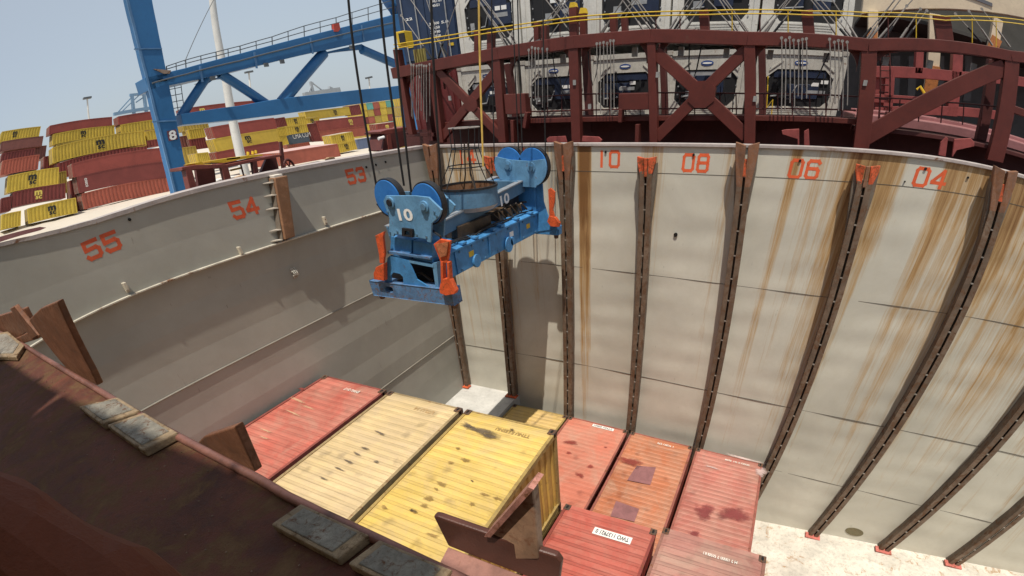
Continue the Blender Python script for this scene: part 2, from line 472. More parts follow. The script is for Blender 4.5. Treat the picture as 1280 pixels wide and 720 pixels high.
mb.build('pipe_clamp', paint('clamp', (0.5, 0.48, 0.42), 0.5, rust=0.2, scale=6), side_wall)
mb = MB()
for u, v in ((458, 209), (470, 206), (482, 202.5), (162, 274.5)):
    q = at(u, v, X=0.012); MB().disc(q, (1, 0, 0), 0.028, 0.03, 12).build('drain_hole', bpy.data.materials['hole_dark'], side_wall)

# hidden closing walls (starboard side and near end) keep the hold a closed steel box
stb = thing('hold_side_wall', 'far starboard steel side wall of the hold opposite the numbered wall', 'wall')
mb = MB(); mb.box((25.9, -13.4, -12.95), (26.1, WY + 0.2, 0.03)); mb.build('plate', M_SIDE, stb)

# floor and step
def fz(x): return -12.35 + (x - 13.6) * 0.105
mb = MB()
mb.sheet((2.6, -13.3, 0), (23.4, 0, 0), (0, 13.3 + WY, 0), 24, 4, lambda a, b: (0, 0, fz(2.6 + 23.4 * a)))
floor = tag(mb.build('hold_floor', M_FLOORW), kind='structure')
mb = MB(); mb.box((-0.1, -13.2, -9.25), (2.56, WY + 0.05, -8.94)); mb.box((2.46, -13.2, -13.6), (2.56, WY + 0.05, -9.25))
step = tag(mb.build('hold_step', M_STEP), kind='structure')

# cell guides: pixel of the top and of the foot of each pair of rails on the end wall
GUIDES = [
 # top px, foot px (as measured), foot height, head, label
 ((537, 181), (580.5, 481), 'plain', 'rusty cell guide in the far left corner of the hold'),
 ((614, 205), (640, 500), 'low', 'cell guide with an orange head behind the blue spreader'),
 ((703.5, 181), (709.5, 530), 'high', 'rusty cell guide just right of the blue spreader, left of number 10'),
 ((808, 212), (786.5, 548), 'low', 'cell guide with low orange head between numbers 10 and 08'),
 ((935, 185), (866, 585), 'high', 'cell guide with tall rusty head between numbers 08 and 06'),
 ((1082, 226), (940, 630), 'low', 'cell guide with orange fins in the heaviest rust, between numbers 06 and 04'),
 ((1258, 206), (1011, 676), 'high', 'curving cell guide whose tall rusty head stands right of number 04'),
 ((1292, 470), (1104, 689), 'none', 'cell guide right of the olive manhole cover, foot painted pink'),
 ((1310, 600), (1203, 698), 'none', 'rightmost cell guide low in the bottom right corner'),
]
MIDS = {0: [(571, 422)], 1: [(631, 395)], 2: [(708, 327), (708.7, 395)], 3: [(803, 304), (798.7, 417), (787.5, 537)], 4: [(920, 294), (890, 495)], 5: [(1070, 272), (1033.7, 409.5), (1001, 500), (966, 575)],
        6: [(1210.7, 369.8), (1163.7, 456.5), (1087.9, 579)], 7: [(1256, 545), (1187, 614)], 8: [(1277, 641)]}
for i, (tp, fp, head, label) in enumerate(GUIDES):
    a = at(*tp, Y=0.02); b = at(*fp, Y=0.02)
    if head == 'none':
        a2 = a + (a - b) * ((-0.2 - a.z) / (a.z - b.z)); a = a2
    if i in (0, 1): zf = -8.93
    elif i == 2: zf = -12.8
    else: zf = fz(b.x) if i >= 6 else -12.8
    KN = sorted([(q.z, q.x) for q in (at(*w, Y=0.02) for w in [tp] + MIDS.get(i, []) + [fp])], reverse=True)
    if head == 'none': KN = [(a.z, a.x)] + KN[1:]
    # one smooth bow through the measured points
    zs_ = [k_[0] for k_ in KN]; xs_ = [k_[1] for k_ in KN]; n_ = len(KN)
    if n_ > 3 or (n_ == 3 and i != 1):
        S = [sum(z_ ** p_ for z_ in zs_) for p_ in range(5)]; T_ = [sum(x_ * z_ ** p_ for x_, z_ in zip(xs_, zs_)) for p_ in range(3)]
        sol = Matrix(((S[0], S[1], S[2]), (S[1], S[2], S[3]), (S[2], S[3], S[4]))).inverted() @ Vector(T_); QA, QB, QC = sol
    else:
        QB = (xs_[0] - xs_[-1]) / (zs_[0] - zs_[-1]); QA = xs_[0] - QB * zs_[0]; QC = 0.0
    def gx(z):
        for (za, xa), (zb_, xb) in zip(KN, KN[1:]):
            if z >= zb_ or (zb_, xb) == KN[-1]:
                return QA + QB * z + QC * z * z
    def loft(mb, sec, z1, z0):
        n = max(2, int((z1 - z0) / 0.5)); k = len(sec); base = len(mb.v)
        if sum(p[0] * q[1] - q[0] * p[1] for p, q in zip(sec, sec[1:] + sec[:1])) < 0: sec = sec[::-1]
        for j in range(n + 1):
            z = z0 + (z1 - z0) * j / n
            mb.v += [P(x, y, z) for x, y in sec]
        for j in range(n):
            for q in range(k):
                q2 = (q + 1) % k; mb.f.append((base + j * k + q, base + j * k + q2, base + (j + 1) * k + q2, base + (j + 1) * k + q))
        mb.f.append(tuple(base + q for q in range(k))[::-1]); mb.f.append(tuple(base + n * k + q for q in range(k)))
        return mb
    ztop = -0.02 if head in ('plain', 'high') else (-0.28 if head == 'low' else -0.2)
    g = thing('cell_guide', label, 'cell guide', group='cell guides on the end wall')
    lean = (b.x - a.x) / (b.z - a.z)
    def P(dx, y, z): return (gx(z) + dx, y, z)
    for sgn in (-1, 1):
        mb = MB()
        rail = [(-0.165, 0.0), (-0.028, 0.0), (-0.028, 0.025), (-0.14, 0.025), (-0.14, 0.17), (-0.165, 0.17)] if sgn < 0 else \
               [(0.165, 0.0), (0.028, 0.0), (0.028, 0.025), (0.14, 0.025), (0.14, 0.17), (0.165, 0.17)]
        loft(mb, rail, ztop - 0.3, zf)
        mb.build('rail', M_GUIDE, g, bevel=0.006)
    mb = MB()
    loft(mb, [(-0.135, 0.17), (0.135, 0.17), (0.15, WY + 0.02), (-0.15, WY + 0.02)], ztop - 0.3, zf)
    for sgn in (-1, 1):     # side gusset plates that widen towards the head
        mb.prism([P(sgn * 0.165, 0.06, ztop - 0.35), P(sgn * 0.25, 0.06, ztop - 0.12), P(sgn * 0.25, 0.06, ztop - 0.50), P(sgn * 0.17, 0.06, ztop - 1.4)], (0, 0.24, 0))
    mb.build('web_plate', M_GUIDE_DARK, g)
    z = ztop - 0.6       # ladder-like spacer rungs between the rails
    while z > zf + 0.3:
        MB().bar(P(-0.03, 0.012, z), P(0.03, 0.012, z), 0.04, 0.026).build('spacer_rung', M_SHINY, g); z -= 0.62
    if head in ('plain', 'high'):
        mb = MB()
        for sgn in (-1, 1):
            mb.prism([P(sgn * 0.03, -0.06, 0.03), P(sgn * 0.27, -0.01, 0.09), P(sgn * 0.26, -0.0, -0.2), P(sgn * 0.165, -0.0, -0.85), P(sgn * 0.03, -0.0, -0.85)], (0, 0.16, 0))
        mb.build('guide_head', M_GUIDE_HEAD, g, bevel=0.01)
        mb = MB(); mb.prism([P(-0.055, -0.01, -0.25), P(0.055, -0.01, -0.25), P(0.045, -0.02, -0.62), P(-0.045, -0.02, -0.62)], (0, 0.1, 0))
        mb.build('head_wedge', M_TIP if head == 'high' else M_GUIDE_HEAD, g, bevel=0.008)
    elif head == 'low':
        for sgn in (-1, 1):
            mb = MB(); mb.prism([P(sgn * 0.055, -0.03, ztop), P(sgn * 0.25, 0.02, ztop + 0.03), P(sgn * 0.245, 0.02, ztop - 0.1), P(sgn * 0.165, 0.0, ztop - 0.36), P(sgn * 0.07, 0.0, ztop - 0.36)], (0, 0.12, 0))
            mb.build('head_fin', M_TIP, g, bevel=0.008)
        mb = MB(); mb.prism([P(-0.04, -0.04, ztop), P(0.04, -0.04, ztop), P(0.035, -0.03, ztop - 0.42), P(-0.035, -0.03, ztop - 0.42)], (0, 0.12, 0))
        mb.build('head_wedge', M_TIP if i != 5 else M_GUIDE_HEAD, g, bevel=0.008)
    if i in (0, 1, 6, 7, 8):
        mb = MB(); mb.prism([P(-0.26, -0.1, zf + 0.02), P(0.26, -0.1, zf + 0.02), P(0.26, 0.16, zf + 0.02), P(-0.26, 0.16, zf + 0.02)], (0, 0, 0.05))
        mb.build('foot_plate', M_TIP if i < 2 else paint('pink_foot', (0.55, 0.16, 0.13), 0.6, rust=0.3, scale=4), g, bevel=0.01)

# half guide on the side wall, with step brackets
g = thing('half_guide', 'short rust-brown guide plate with step brackets on the side wall right of number 54', 'guide')
pa, pb = at(346, 229, X=0.02), at(355, 299, X=0.02)
mb = MB(); mb.prism([(0.02, pa.y - 0.17, -0.08), (0.02, pa.y + 0.17, -0.08), (0.02, pb.y + 0.15, LZ1 + 0.06), (0.02, pb.y - 0.13, LZ1 + 0.06)], (0.22, 0.02, 0))
mb.build('guide_plate', paint('wood_rust', (0.27, 0.14, 0.075), 0.6, vary=0.45, rust=0.4, rustcol=(0.2, 0.10, 0.05), grime=0.6, scale=3, streak=0.5), g, bevel=0.015)
mb = MB(); mb.box((0.04, pa.y - 0.14, -0.09), (0.2, pa.y + 0.10, -0.03)); mb.build('top_cap', paint('pale_cap', (0.66, 0.60, 0.52), 0.6, rust=0.2, scale=4), g, bevel=0.01)
for z, k in ((-0.17, 0.0), (-0.42, .22), (-0.68, .45), (-1.12, .82), (-1.33, 1.0)):
    y = pa.y + (pb.y - pa.y) * k
    mb = MB(); mb.prism([(0.02, y - 0.16, z), (0.20, y - 0.16, z), (0.02, y - 0.36, z)], (0, 0, 0.02)); mb.build('step_bracket', paint('bracket_pale', (0.52, 0.47, 0.40), 0.5, rust=0.15, scale=5), g)
mb = MB(); mb.prism([(0.02, pa.y - 0.15, -0.1), (0.02, pa.y - 0.17, -0.1), (0.02, pb.y - 0.15, LZ1 + .06), (0.02, pb.y - 0.13, LZ1 + .06)], (0.16, 0, 0)); mb.build('web_plate', M_GUIDE_DARK, g)

# ------------------------------------------------------------------ near hatch coaming in the foreground
CE = [(-1, -12.2), (5.2, -12.235), (6.43, -12.25), (7.4, -12.287), (7.99, -12.317), (8.47, -12.352), (8.86, -12.381), (9.4, -12.415), (9.64, -12.44), (9.88, -12.446), (10.34, -12.462), (11, -12.50), (20, -13.0)]
def cy_(x):
    for (xa, ya), (xb, yb) in zip(CE, CE[1:]):
        if x <= xb: return ya + (yb - ya) * (x - xa) / (xb - xa)
    return CE[-1][1]
coam = thing('hatch_coaming', 'dark maroon near hatch coaming plate crossing the bottom left corner', 'hatch coaming')
mb = MB()
def deckz(a, b): return (0, 0, 0.012 * math.sin(a * 61 + b * 9) * b * (1 - b) - 0.03 * b)
mb.sheet((-0.4, -0.02, -0.012), (20, 0, 0), (0, -1.6, 0), 120, 14, lambda a, b: Vector(deckz(a, b)) + Vector((0, cy_(-0.4 + 20 * a), 0)))
mb.build('top_plate', M_MAROON, coam, smooth=True)
mb = MB()
n = 120
pts = [(-0.4 + 20 * k / n, cy_(-0.4 + 20 * k / n) - 0.012, 0.0) for k in range(n + 1)]
mb.tube(pts, 0.016, 10)
mb.build('edge_bar', paint('worn_edge', (0.19, 0.085, 0.065), 0.42, vary=0.5, rust=0.2, grime=0.5, scale=5), coam, smooth=True)
MB().sheet((-0.4, -0.03, -0.02), (20, 0, 0), (0, 0, -12.9), 60, 1, lambda a, b: (0, cy_(-0.4 + 20 * a), 0)).build('hold_plate', M_SIDE, coam)
M_PAD = paint('pad_worn', (0.36, 0.26, 0.155), 0.5, vary=0.5, rust=0.35, rustcol=(0.14, 0.08, 0.035), grime=0.6, scale=9, metal=0.0, bump=0.6)
PADS = [([(-14, 418), (10, 414), (30, 431), (20, 446), (-14, 446)], 'worn grey wear pad at the left edge of the photo on the coaming'),
        ([(98, 508), (147, 496), (175, 513), (127, 530)], 'worn grey-green wear pad, upper of the pair in the middle of the near coaming'),
        ([(133, 531), (180, 515), (222, 540), (178, 563)], 'worn grey-green wear pad, lower of the pair in the middle of the near coaming'),
        ([(338, 655), (376, 629), (461, 668), (421, 699)], 'scuffed dark wear pad below the cream container, left of its twin'),
        ([(434, 704), (474, 674), (566, 712), (530, 750)], 'scuffed dark wear pad at the bottom edge beside the angle beam')]
for quad, label in PADS:
    g = thing('wear_pad', label, 'wear pad', group='wear pads on the near coaming')
    P3 = [at(u, v, Z=0.024) for u, v in quad]
    c = sum(P3, Vector()) / len(P3)
    MB().prism(P3, (0, 0, -0.034)).build('pad', M_PAD, g, bevel=0.006)
    P4 = [c + (p - c) * 0.78 + Vector((0, 0, 0.005)) for p in P3]
    MB().prism(P4, (0, 0, -0.012)).build('rubbed_insert', paint('pad_insert', (0.36, 0.33, 0.27), 0.45, vary=0.6, rust=0.3, grime=0.7, scale=14, metal=0.1, bump=0.8), g, bevel=0.004)
# rusty guide fins that rise on the hold side of the coaming
M_FIN = paint('fin_rust', (0.19, 0.08, 0.04), 0.5, vary=0.6, rust=0.45, rustcol=(0.14, 0.055, 0.025), grime=0.7, scale=8)
def fin(polys, label, depth=0.035, m=None):
    g = thing('guide_fin', label, 'guide fin', group='guide fins on the near coaming')
    for k, (poly, Y) in enumerate(polys):
        MB().prism([at(u, v, Y=Y) for u, v in poly], (0, depth, 0)).build('fin_plate', m or M_FIN, g, bevel=0.006)
fin([([(36, 400), (50, 386), (71, 377), (114, 465), (122, 482), (96, 475)], -12.27), ([(-10, 398), (30, 386), (42, 410), (20, 424), (-10, 420)], -12.22)], 'tall rust-brown guide fin standing at the far left end of the near coaming')
fin([([(244, 556), (254, 546), (293, 533), (319, 590), (300, 590)], -12.35)], 'small triangular rust-brown guide fin in front of the red container')
fin([([(605, 672), (614, 662), (665, 612), (669, 650), (673, 700), (640, 700)], -12.33)], 'rust-brown guide fin against the yellow container side', m=paint('fin_sunlit', (0.40, 0.24, 0.15), 0.5, vary=0.55, rust=0.35, rustcol=(0.2, 0.08, 0.04), grime=0.6, scale=7))  # lighter than the other fins: sunlight put into the rust colour
fin([([(12, 386), (18, 383), (48, 420), (40, 424)], -12.25), ([(18, 424), (44, 412), (47, 424), (28, 430)], -12.24)], 'small bent bracket with bright edges beside the tall guide fin')
par = [o for o in bpy.data.objects if o.get('label', '').startswith('rust-brown guide fin against')][0]
MB().prism([at(u, v, Y=-12.35) for u, v in ((613, 672), (605, 671), (660, 609), (667, 612))], (0, .05, 0)).build('fin_flange', paint('flange_pink_rust', (0.42, 0.19, 0.15), .5, vary=.5, rust=.35, grime=.5, scale=12), par)
# angle beam reaching out over the hold
g = thing('angle_beam', 'dark maroon angle beam reaching over the hold at the bottom of the photo', 'steel beam')
M_ANG = paint('angle_maroon', (0.10, 0.038, 0.026), 0.4, vary=0.4, rust=0.15, grime=0.4, scale=5)
A0, A1 = at(541, 645, Y=-12.35), at(699, 698, Y=-12.32)
d = (A1 - A0)
lo0, lo1 = at(560, 683, Y=-12.35), at(697, 735, Y=-12.32)
MB().prism([A0, A0 + Vector((0.018, 0, 0.004)), A1 - Vector((0.008, 0, -.004)), A1 + Vector((0.004, 0, -0.02)), lo1, lo0], (0, 0.022, 0)).build('upright_leg', M_ANG, g, bevel=0.006)
MB().prism([lo0, lo1 + (lo1 - lo0) * 0.3, at(650, 790, Z=lo1.z), at(500, 735, Z=lo0.z), at(545, 712, Z=lo0.z)], (0, 0, -0.015)).build('flat_leg', paint('angle_sunlit', (0.33, 0.165, 0.13), 0.45, vary=0.35, rust=0.15, grime=0.4, scale=6), g, bevel=0.004)  # flat leg paler than the upright: sunlight painted into its colour

# ------------------------------------------------------------------ containers in the hold
CW = 2.37
def roof_mat(name, col, spots=0.35, spotcol=(0.10, 0.055, 0.03), stripe=0.35, fade=0.25, seed=0.0, dust=0.45, groove=0.7, pitch=0.2):
    """sun-bleached corrugated roof: dirt and painted shading along the corrugations, rust spots and scuffs"""
    m = bpy.data.materials.new(name); t, b = nodes(m)
    o = (seed * 3.1, seed * 7.7, 0)
    p = wpos(t, (1, 1, 1), o)
    ps = wpos(t, (0.9, 9.0, 1), o)
    n0 = noise(t, p, 0.55, 4, 0.6, 0.5); n1 = noise(t, ps, 1.2, 6, 0.7); n2 = noise(t, p, 2.2, 7, 0.68, 0.6); n3 = noise(t, p, 26, 4, 0.7)
    c = mix(t, ramp(t, n0, [(0.3, 0.0), (0.7, 1.0)]), tuple(x * (1 - fade) for x in col), tuple(min(1, x * (1 + fade * 0.7) + 0.02) for x in col))
    c = mix(t, mth(t, 'MULTIPLY', ramp(t, n1, [(0.45, 0.0), (0.7, 1.0)]), stripe), c, tuple(x * 0.5 + 0.015 for x in col))
    c = mix(t, mth(t, 'MULTIPLY', ramp(t, n3, [(0.5, 0.0), (0.75, 1.0)]), 0.25), c, tuple(x * 0.6 + 0.01 for x in col))
    pq = wpos(t, (0.8, 5.0, 1), (o[0] + 5, o[1], 0)); n4 = noise(t, pq, 1.7, 7, 0.75)
    c = mix(t, mth(t, 'MULTIPLY', ramp(t, n4, [(0.66, 0.0), (0.72, 1.0)]), 0.55), c, (min(1, col[0] * 1.15 + .12), min(1, col[1] * 1.2 + .14), min(1, col[2] * 1.2 + .1)))
    f = ramp(t, mth(t, 'ADD', mth(t, 'MULTIPLY', n2, 0.75), mth(t, 'MULTIPLY', n1, 0.25)), [(0.76 - spots * 0.35, 0.0), (0.84 - spots * 0.35, 1.0)])
    c = mix(t, mth(t, 'MULTIPLY', f, 0.75), c, spotcol)
    vo = N(t, 'ShaderNodeTexVoronoi', ins={'Scale': 1.9, 'Randomness': 1.0}); pv = N(t, 'ShaderNodeVectorMath', operation='ADD')
    nv = N(t, 'ShaderNodeTexNoise', ins={'Scale': 5.0, 'Detail': 4.0}); t.links.new(p, nv.inputs['Vector']); sv = N(t, 'ShaderNodeVectorMath', operation='SCALE'); sv.inputs['Scale'].default_value = 0.30
    t.links.new(nv.outputs['Color'], sv.inputs[0]); t.links.new(p, pv.inputs[0]); t.links.new(sv.outputs[0], pv.inputs[1]); t.links.new(pv.outputs[0], vo.inputs['Vector'])
    dots = ramp(t, mth(t, 'ADD', vo.outputs['Distance'], mth(t, 'MULTIPLY', n0, 0.35)), [(0.26, 1.0), (0.44, 0.0)])
    c = mix(t, mth(t, 'MULTIPLY', dots, 0.65), c, tuple(x * 0.42 + y * 0.25 for x, y in zip(col, spotcol)))
    # dust film; dirt and painted shading lines in the grooves
    c = mix(t, mth(t, 'MULTIPLY', ramp(t, noise(t, p, 1.1, 7, 0.7, 0.8), [(0.4, 0.0), (0.7, 1.0)]), dust), c, (0.42, 0.33, 0.25))
    tc = N(t, 'ShaderNodeTexCoord'); sx = N(t, 'ShaderNodeSeparateXYZ'); t.links.new(tc.outputs['Object'], sx.inputs[0])
    fr = mth(t, 'FRACT', mth(t, 'DIVIDE', mth(t, 'MULTIPLY', sx.outputs[1], -1.0), pitch))
    gro = ramp(t, fr, [(0.0, 0.0), (0.46, 0.0), (0.52, 1.0), (0.62, 0.35), (0.8, 0.3), (0.88, 0.8), (0.95, 0.0)])
    c = mix(t, mth(t, 'MULTIPLY', mth(t, 'MULTIPLY', gro, ramp(t, n1, [(0.3, 0.35), (0.65, 1.0)])), groove), c, tuple(x * 0.38 + 0.01 for x in col))
    t.links.new(c, b.inputs['Base Color'])
    t.links.new(mth(t, 'ADD', mth(t, 'MULTIPLY', n3, 0.3), 0.45), b.inputs['Roughness'])
    b.inputs['Specular IOR Level'].default_value = 0.3
    bn = N(t, 'ShaderNodeBump', ins={'Strength': 0.2, 'Distance': 0.015}); t.links.new(n3, bn.inputs['Height'])
    b2_ = N(t, 'ShaderNodeBump', ins={'Strength': 0.5, 'Distance': 0.12}); t.links.new(noise(t, p, 1.5, 3, 0.5), b2_.inputs['Height']); t.links.new(bn.outputs[0], b2_.inputs['Normal']); t.links.new(b2_.outputs[0], b.inputs['Normal'])
    return m

M_CAST = paint('casting_steel', (0.09, 0.06, 0.045), 0.6, vary=0.4, rust=0.4, scale=6)
M_DARKHOLE = plain('casting_hole', (0.01, 0.009, 0.008), 0.9)
M_WHITE_MARK = paint('white_marking', (0.78, 0.76, 0.72), 0.6, vary=0.1, grime=0.25, bump=0, scale=4)
M_CODE = paint('faded_code', (0.80, 0.74, 0.66), 0.6, grime=0.3, bump=0, scale=6)
M_BLACK_MARK = plain('black_marking', (0.02, 0.02, 0.02), 0.6)

def corr(y, pitch=0.20, amp=0.018):
    q = (y / pitch) % 1.0
    if q < 0.35: return amp
    if q < 0.5: return amp * (1 - (q - 0.35) / 0.15)
    if q < 0.85: return 0.0
    return amp * (q - 0.85) / 0.15

def M_FRAME(m):
    k = m.name + '_frame'
    if k not in _mats:
        col = {'side_coral_red': (0.26, 0.07, 0.055), 'side_cream': (0.34, 0.25, 0.13), 'side_yellow': (0.36, 0.25, 0.085), 'side_salmon': (0.30, 0.10, 0.075), 'side_strong_red': (0.24, 0.05, 0.04), 'side_brown_red': (0.26, 0.12, 0.09)}[m.name]
        paint(k, col, 0.6, vary=0.35, rust=0.25, grime=0.6, scale=3)
    return _mats[k]
_ctn = {}
def hold_container(label, x0, y1, zt, h, L, m_roof, m_side, code=None, group='containers stowed in the hold', pitch=0.20, amp=0.018, codecol=None, cat='container'):
    """far left top corner at (x0, y1, zt); length L towards the camera"""
    g = thing('shipping_container', label, cat, (x0, y1, zt), group)
    W, H = CW, h
    key = (round(L, 2), round(h, 2), round(pitch, 3), round(amp, 3))
    if key not in _ctn:
        mr = MB()                                   # corrugated roof inside the top rails
        ys = []; n = int(L / pitch)
        y = -0.30
        b = 0
        rows = []
        yy = 0.0
        while yy < L - 0.001:
            for q in (0, 0.35, 0.5, 0.85):
                y = yy + q * pitch
                if y < L: rows.append(y)
            yy += pitch
        rows.append(L)
        e = 0.16
        xs = [0.06, 0.06 + 0.10, W - 0.16, W - 0.06]
        for y in rows:
            zc = corr(y, pitch, amp) if 0.28 < y < L - 0.28 else amp * 0.6
            for k, x in enumerate(xs):
                mr.v.append((x, -y, -0.035 + (zc if k in (1, 2) else 0.0) + (0.010 if k in (1, 2) else 0)))
        for j in range(len(rows) - 1):
            for k in range(3):
                a = j * 4 + k; mr.f.append((a, a + 4, a + 5, a + 1))
        fr = MB()                                   # rails and corner posts
        for x in (0.0, W - 0.07): fr.box((x, -L + 0.10, -0.13), (x + 0.07, -0.10, -0.012)); fr.box((x, -L + 0.1, -H + 0.01), (x + 0.07, -0.1, -H + 0.16))
        for y in (-0.07, -L): fr.box((0.12, y, -0.13), (W - 0.12, y + 0.07, -0.014)); fr.box((0.12, y, -H + 0.01), (W - 0.12, y + 0.07, -H + 0.16))
        for x in (0.0, W - 0.14):
            for y in (-0.14, -L): fr.box((x + 0.01, y + 0.01, -H + 0.1), (x + 0.13, y + 0.13, -0.1))
        sides = []
        for sx, x in ((-1, 0.045), (1, W - 0.045)):
            ms = MB(); vs = []; y = 0.14; P = []
            while y < L - 0.14:
                for q, d in ((0, 0.0), (0.07, 0.0), (0.105, 1.0), (0.175, 1.0), (0.21, 0.0)):
                    if y + q < L - 0.13: P.append((y + q, d))
                y += 0.275
            P = sorted(set(P))
            for y, d in P:
                xx = x - sx * 0.035 * d
                ms.v += [(xx, -y, -H + 0.15), (xx, -y, -0.12)]
            for k in range(len(P) - 1):
                a = 2 * k; ms.f.append((a, a + 1, a + 3, a + 2) if sx > 0 else (a, a + 2, a + 3, a + 1))
            sides.append(ms)
        en = []
        for y, s_ in ((-0.05, 1), (-L + 0.05, -1)):
            me_ = MB(); me_.box((0.13, y - 0.012, -H + 0.15), (W - 0.13, y + 0.012, -0.12)); en.append(me_)
        locks = []
        for x in (0.42, 0.92, W - 0.92, W - 0.42):
            lk = MB(); lk.tube([(x, -L + 0.03, -H + 0.08), (x, -L + 0.03, -0.06)], 0.018, 8); locks.append(lk)
        ca = MB()
        ca.box((0, -0.178, -0.118), (0.162, 0.0, 0.006))
        _ctn[key] = (mr.mesh('roof'), fr.mesh('frame'), [q.mesh('side_panel') for q in sides], [q.mesh('end_panel') for q in en], [q.mesh('locking_bar') for q in locks])
    mr, fr, sides, en, locks = _ctn[key]
    def put(name, me, m, loc=(0, 0, 0), parent=g, smooth=False):
        o = bpy.data.objects.new(name, me.copy()); o.data.materials.clear(); o.data.materials.append(m)
        COL.objects.link(o); o.parent = parent; o.location = loc; return o
    put('roof', mr, m_roof); put('frame', fr, M_FRAME(m_side))
    for q in sides: put('side_panel', q, m_side)
    for q in en: put('end_panel', q, m_side)
    for q in locks: put('locking_bar', q, m_side)
    for x, y, z in [(x, y, z) for x in (0, W - 0.162) for y in (0, -L + 0.178) for z in (0, -h + 0.118)]:
        c = MB(); c.box((0, -0.178, -0.118), (0.162, 0.0, 0.006))
        o = c.build('corner_casting', M_CAST, g, bevel=0.01, loc=(x, y, z))
        c = MB(); c.prism([(0.081 + 0.03 * math.cos(a), -0.089 + 0.058 * math.sin(a), 0.0075) for a in [2 * math.pi * k / 16 for k in range(16)]], (0, 0, -0.005))
        if z == 0: c.build('twistlock_hole', M_DARKHOLE, o)
    if code:
        txt, cx, cyy, w, hh, plate = code
        if plate:
            mb = MB(); mb.prism([(cx - w / 2 - 0.06, -cyy - hh * 0.8, 0.006), (cx + w / 2 + 0.06, -cyy - hh * 0.8, 0.006), (cx + w / 2 + 0.06, -cyy + hh * 0.8, 0.006), (cx - w / 2 - 0.06, -cyy + hh * 0.8, 0.006)], (0, 0, -0.012))
            mb.build('code_plate', M_WHITE_MARK, g)
        words('roof_code', (codecol or M_BLACK_MARK) if plate else (codecol or M_CODE), g, txt, (cx, -cyy, 0.009 if plate else 0.004), (-1, 0, 0), (0, -1, 0), w, hh, 0.02, 0.002)
    return g

ZF, ZD, ZE, ZY = -9.05, -7.10, -6.937, -4.878
YF, YN = -0.26, -6.13
E_ = 0.065
def rowx(k): return 2.5 * k + E_
red = roof_mat('roof_coral_red', (0.50, 0.125, 0.088), 0.22, (0.30, 0.05, 0.04), 0.3, seed=1)
red_side = paint('side_coral_red', (0.36, 0.075, 0.06), 0.5, rust=0.12, grime=0.4)
cream = roof_mat('roof_cream', (0.64, 0.48, 0.25), 0.34, (0.13, 0.10, 0.07), 0.3, 0.18, seed=2)
cream_side = paint('side_cream', (0.52, 0.37, 0.15), 0.5, rust=0.15, grime=0.4)
yellow = roof_mat('roof_yellow', (0.66, 0.46, 0.115), 0.40, (0.17, 0.10, 0.045), 0.3, 0.14, seed=3.4)
yellow_side = paint('side_yellow', (0.54, 0.36, 0.085), 0.5, rust=0.18, grime=0.5, streak=0.25)
olive = roof_mat('roof_olive_yellow', (0.58, 0.39, 0.12), 0.36, (0.16, 0.10, 0.05), 0.45, seed=4)
salmon = roof_mat('roof_salmon', (0.52, 0.165, 0.105), 0.33, (0.20, 0.045, 0.035), 0.22, 0.14, seed=5.2, groove=0.3)
rusto = roof_mat('roof_orange_brown', (0.46, 0.155, 0.07), 0.30, (0.20, 0.05, 0.03), 0.4, 0.2, seed=6)
pinkr = roof_mat('roof_pink_red', (0.43, 0.14, 0.105), 0.36, (0.22, 0.04, 0.04), 0.4, 0.25, seed=7.3)
redd = roof_mat('roof_strong_red', (0.43, 0.088, 0.06), 0.15, (0.25, 0.04, 0.035), 0.35, 0.15, seed=8, dust=0.25, groove=0.9, pitch=0.24)
brownr = roof_mat('roof_brown_red', (0.40, 0.175, 0.14), 0.3, (0.22, 0.12, 0.09), 0.55, 0.25, seed=9, dust=0.5, groove=0.8, pitch=0.27)
ssal = paint('side_salmon', (0.40, 0.10, 0.075), 0.5, rust=0.15, grime=0.4)
sredd = paint('side_strong_red', (0.34, 0.06, 0.05), 0.5, rust=0.12, grime=0.4)
sbrown = paint('side_brown_red', (0.30, 0.12, 0.095), 0.5, rust=0.2, grime=0.5)

H2 = 2.03
c_red = hold_container('coral red container with scratched roof against the grey side wall, leftmost in the hold', rowx(0), YN, ZY, H2, 6.058, red, red_side, ('EMWU 0117', 1.45, 0.36, 0.55, 0.11, False))
hold_container('red container standing under the leftmost coral red one', rowx(0), YN, ZY - H2 - 0.01, H2, 6.058, red, red_side)
c_cream = hold_container('pale cream container with dark scuffs, between the coral red and the bright yellow ones', rowx(1), YN, ZY, 2.337, 6.058, cream, cream_side, ('UTLU 14', 1.5, 0.42, 0.6, 0.13, False), codecol=paint('cream_code', (0.48, 0.31, 0.14), .6))
c_yel = hold_container('bright yellow container with dark smudge and brown spots, its ribbed side showing', rowx(2), YN, ZY, 2.337, 6.058, yellow, yellow_side, ('TTNU 5 LESNU', 1.5, 0.42, 0.85, 0.11, False), codecol=paint('yellow_code', (0.30, 0.19, 0.07), .6))
for k, z, lab, m1, m2 in ((1, 1, 'yellow container second from the top under the cream one', cream, cream_side), (2, 1, 'yellow container below the bright yellow spotted one', yellow, yellow_side),
                    (1, 2, 'yellow container at the bottom under the cream one', cream, cream_side), (2, 2, 'lowest yellow container under the bright yellow spotted one', yellow, yellow_side)):
    hold_container(lab, rowx(k), YN, ZY - z * 2.345, 2.337, 6.058, m1, m2)
hold_container('olive yellow container half in shadow at the end wall beside the pale step', rowx(1) + 0.06, YF, ZF, 2.9, 5.75, olive, yellow_side, pitch=0.2)
hold_container('smooth salmon red container at the end wall with white code strip', rowx(2), YF, ZF, 2.9, 5.75, salmon, ssal, ('TTNU 20051', 1.45, 0.20, 0.72, 0.09, True), amp=0.008)
hold_container('orange brown container with two grey repair patches at the end wall', rowx(3), YF, ZF, 2.9, 5.75, rusto, ssal, ('1 TGBU 270', 1.4, 0.30, 0.6, 0.10, False))
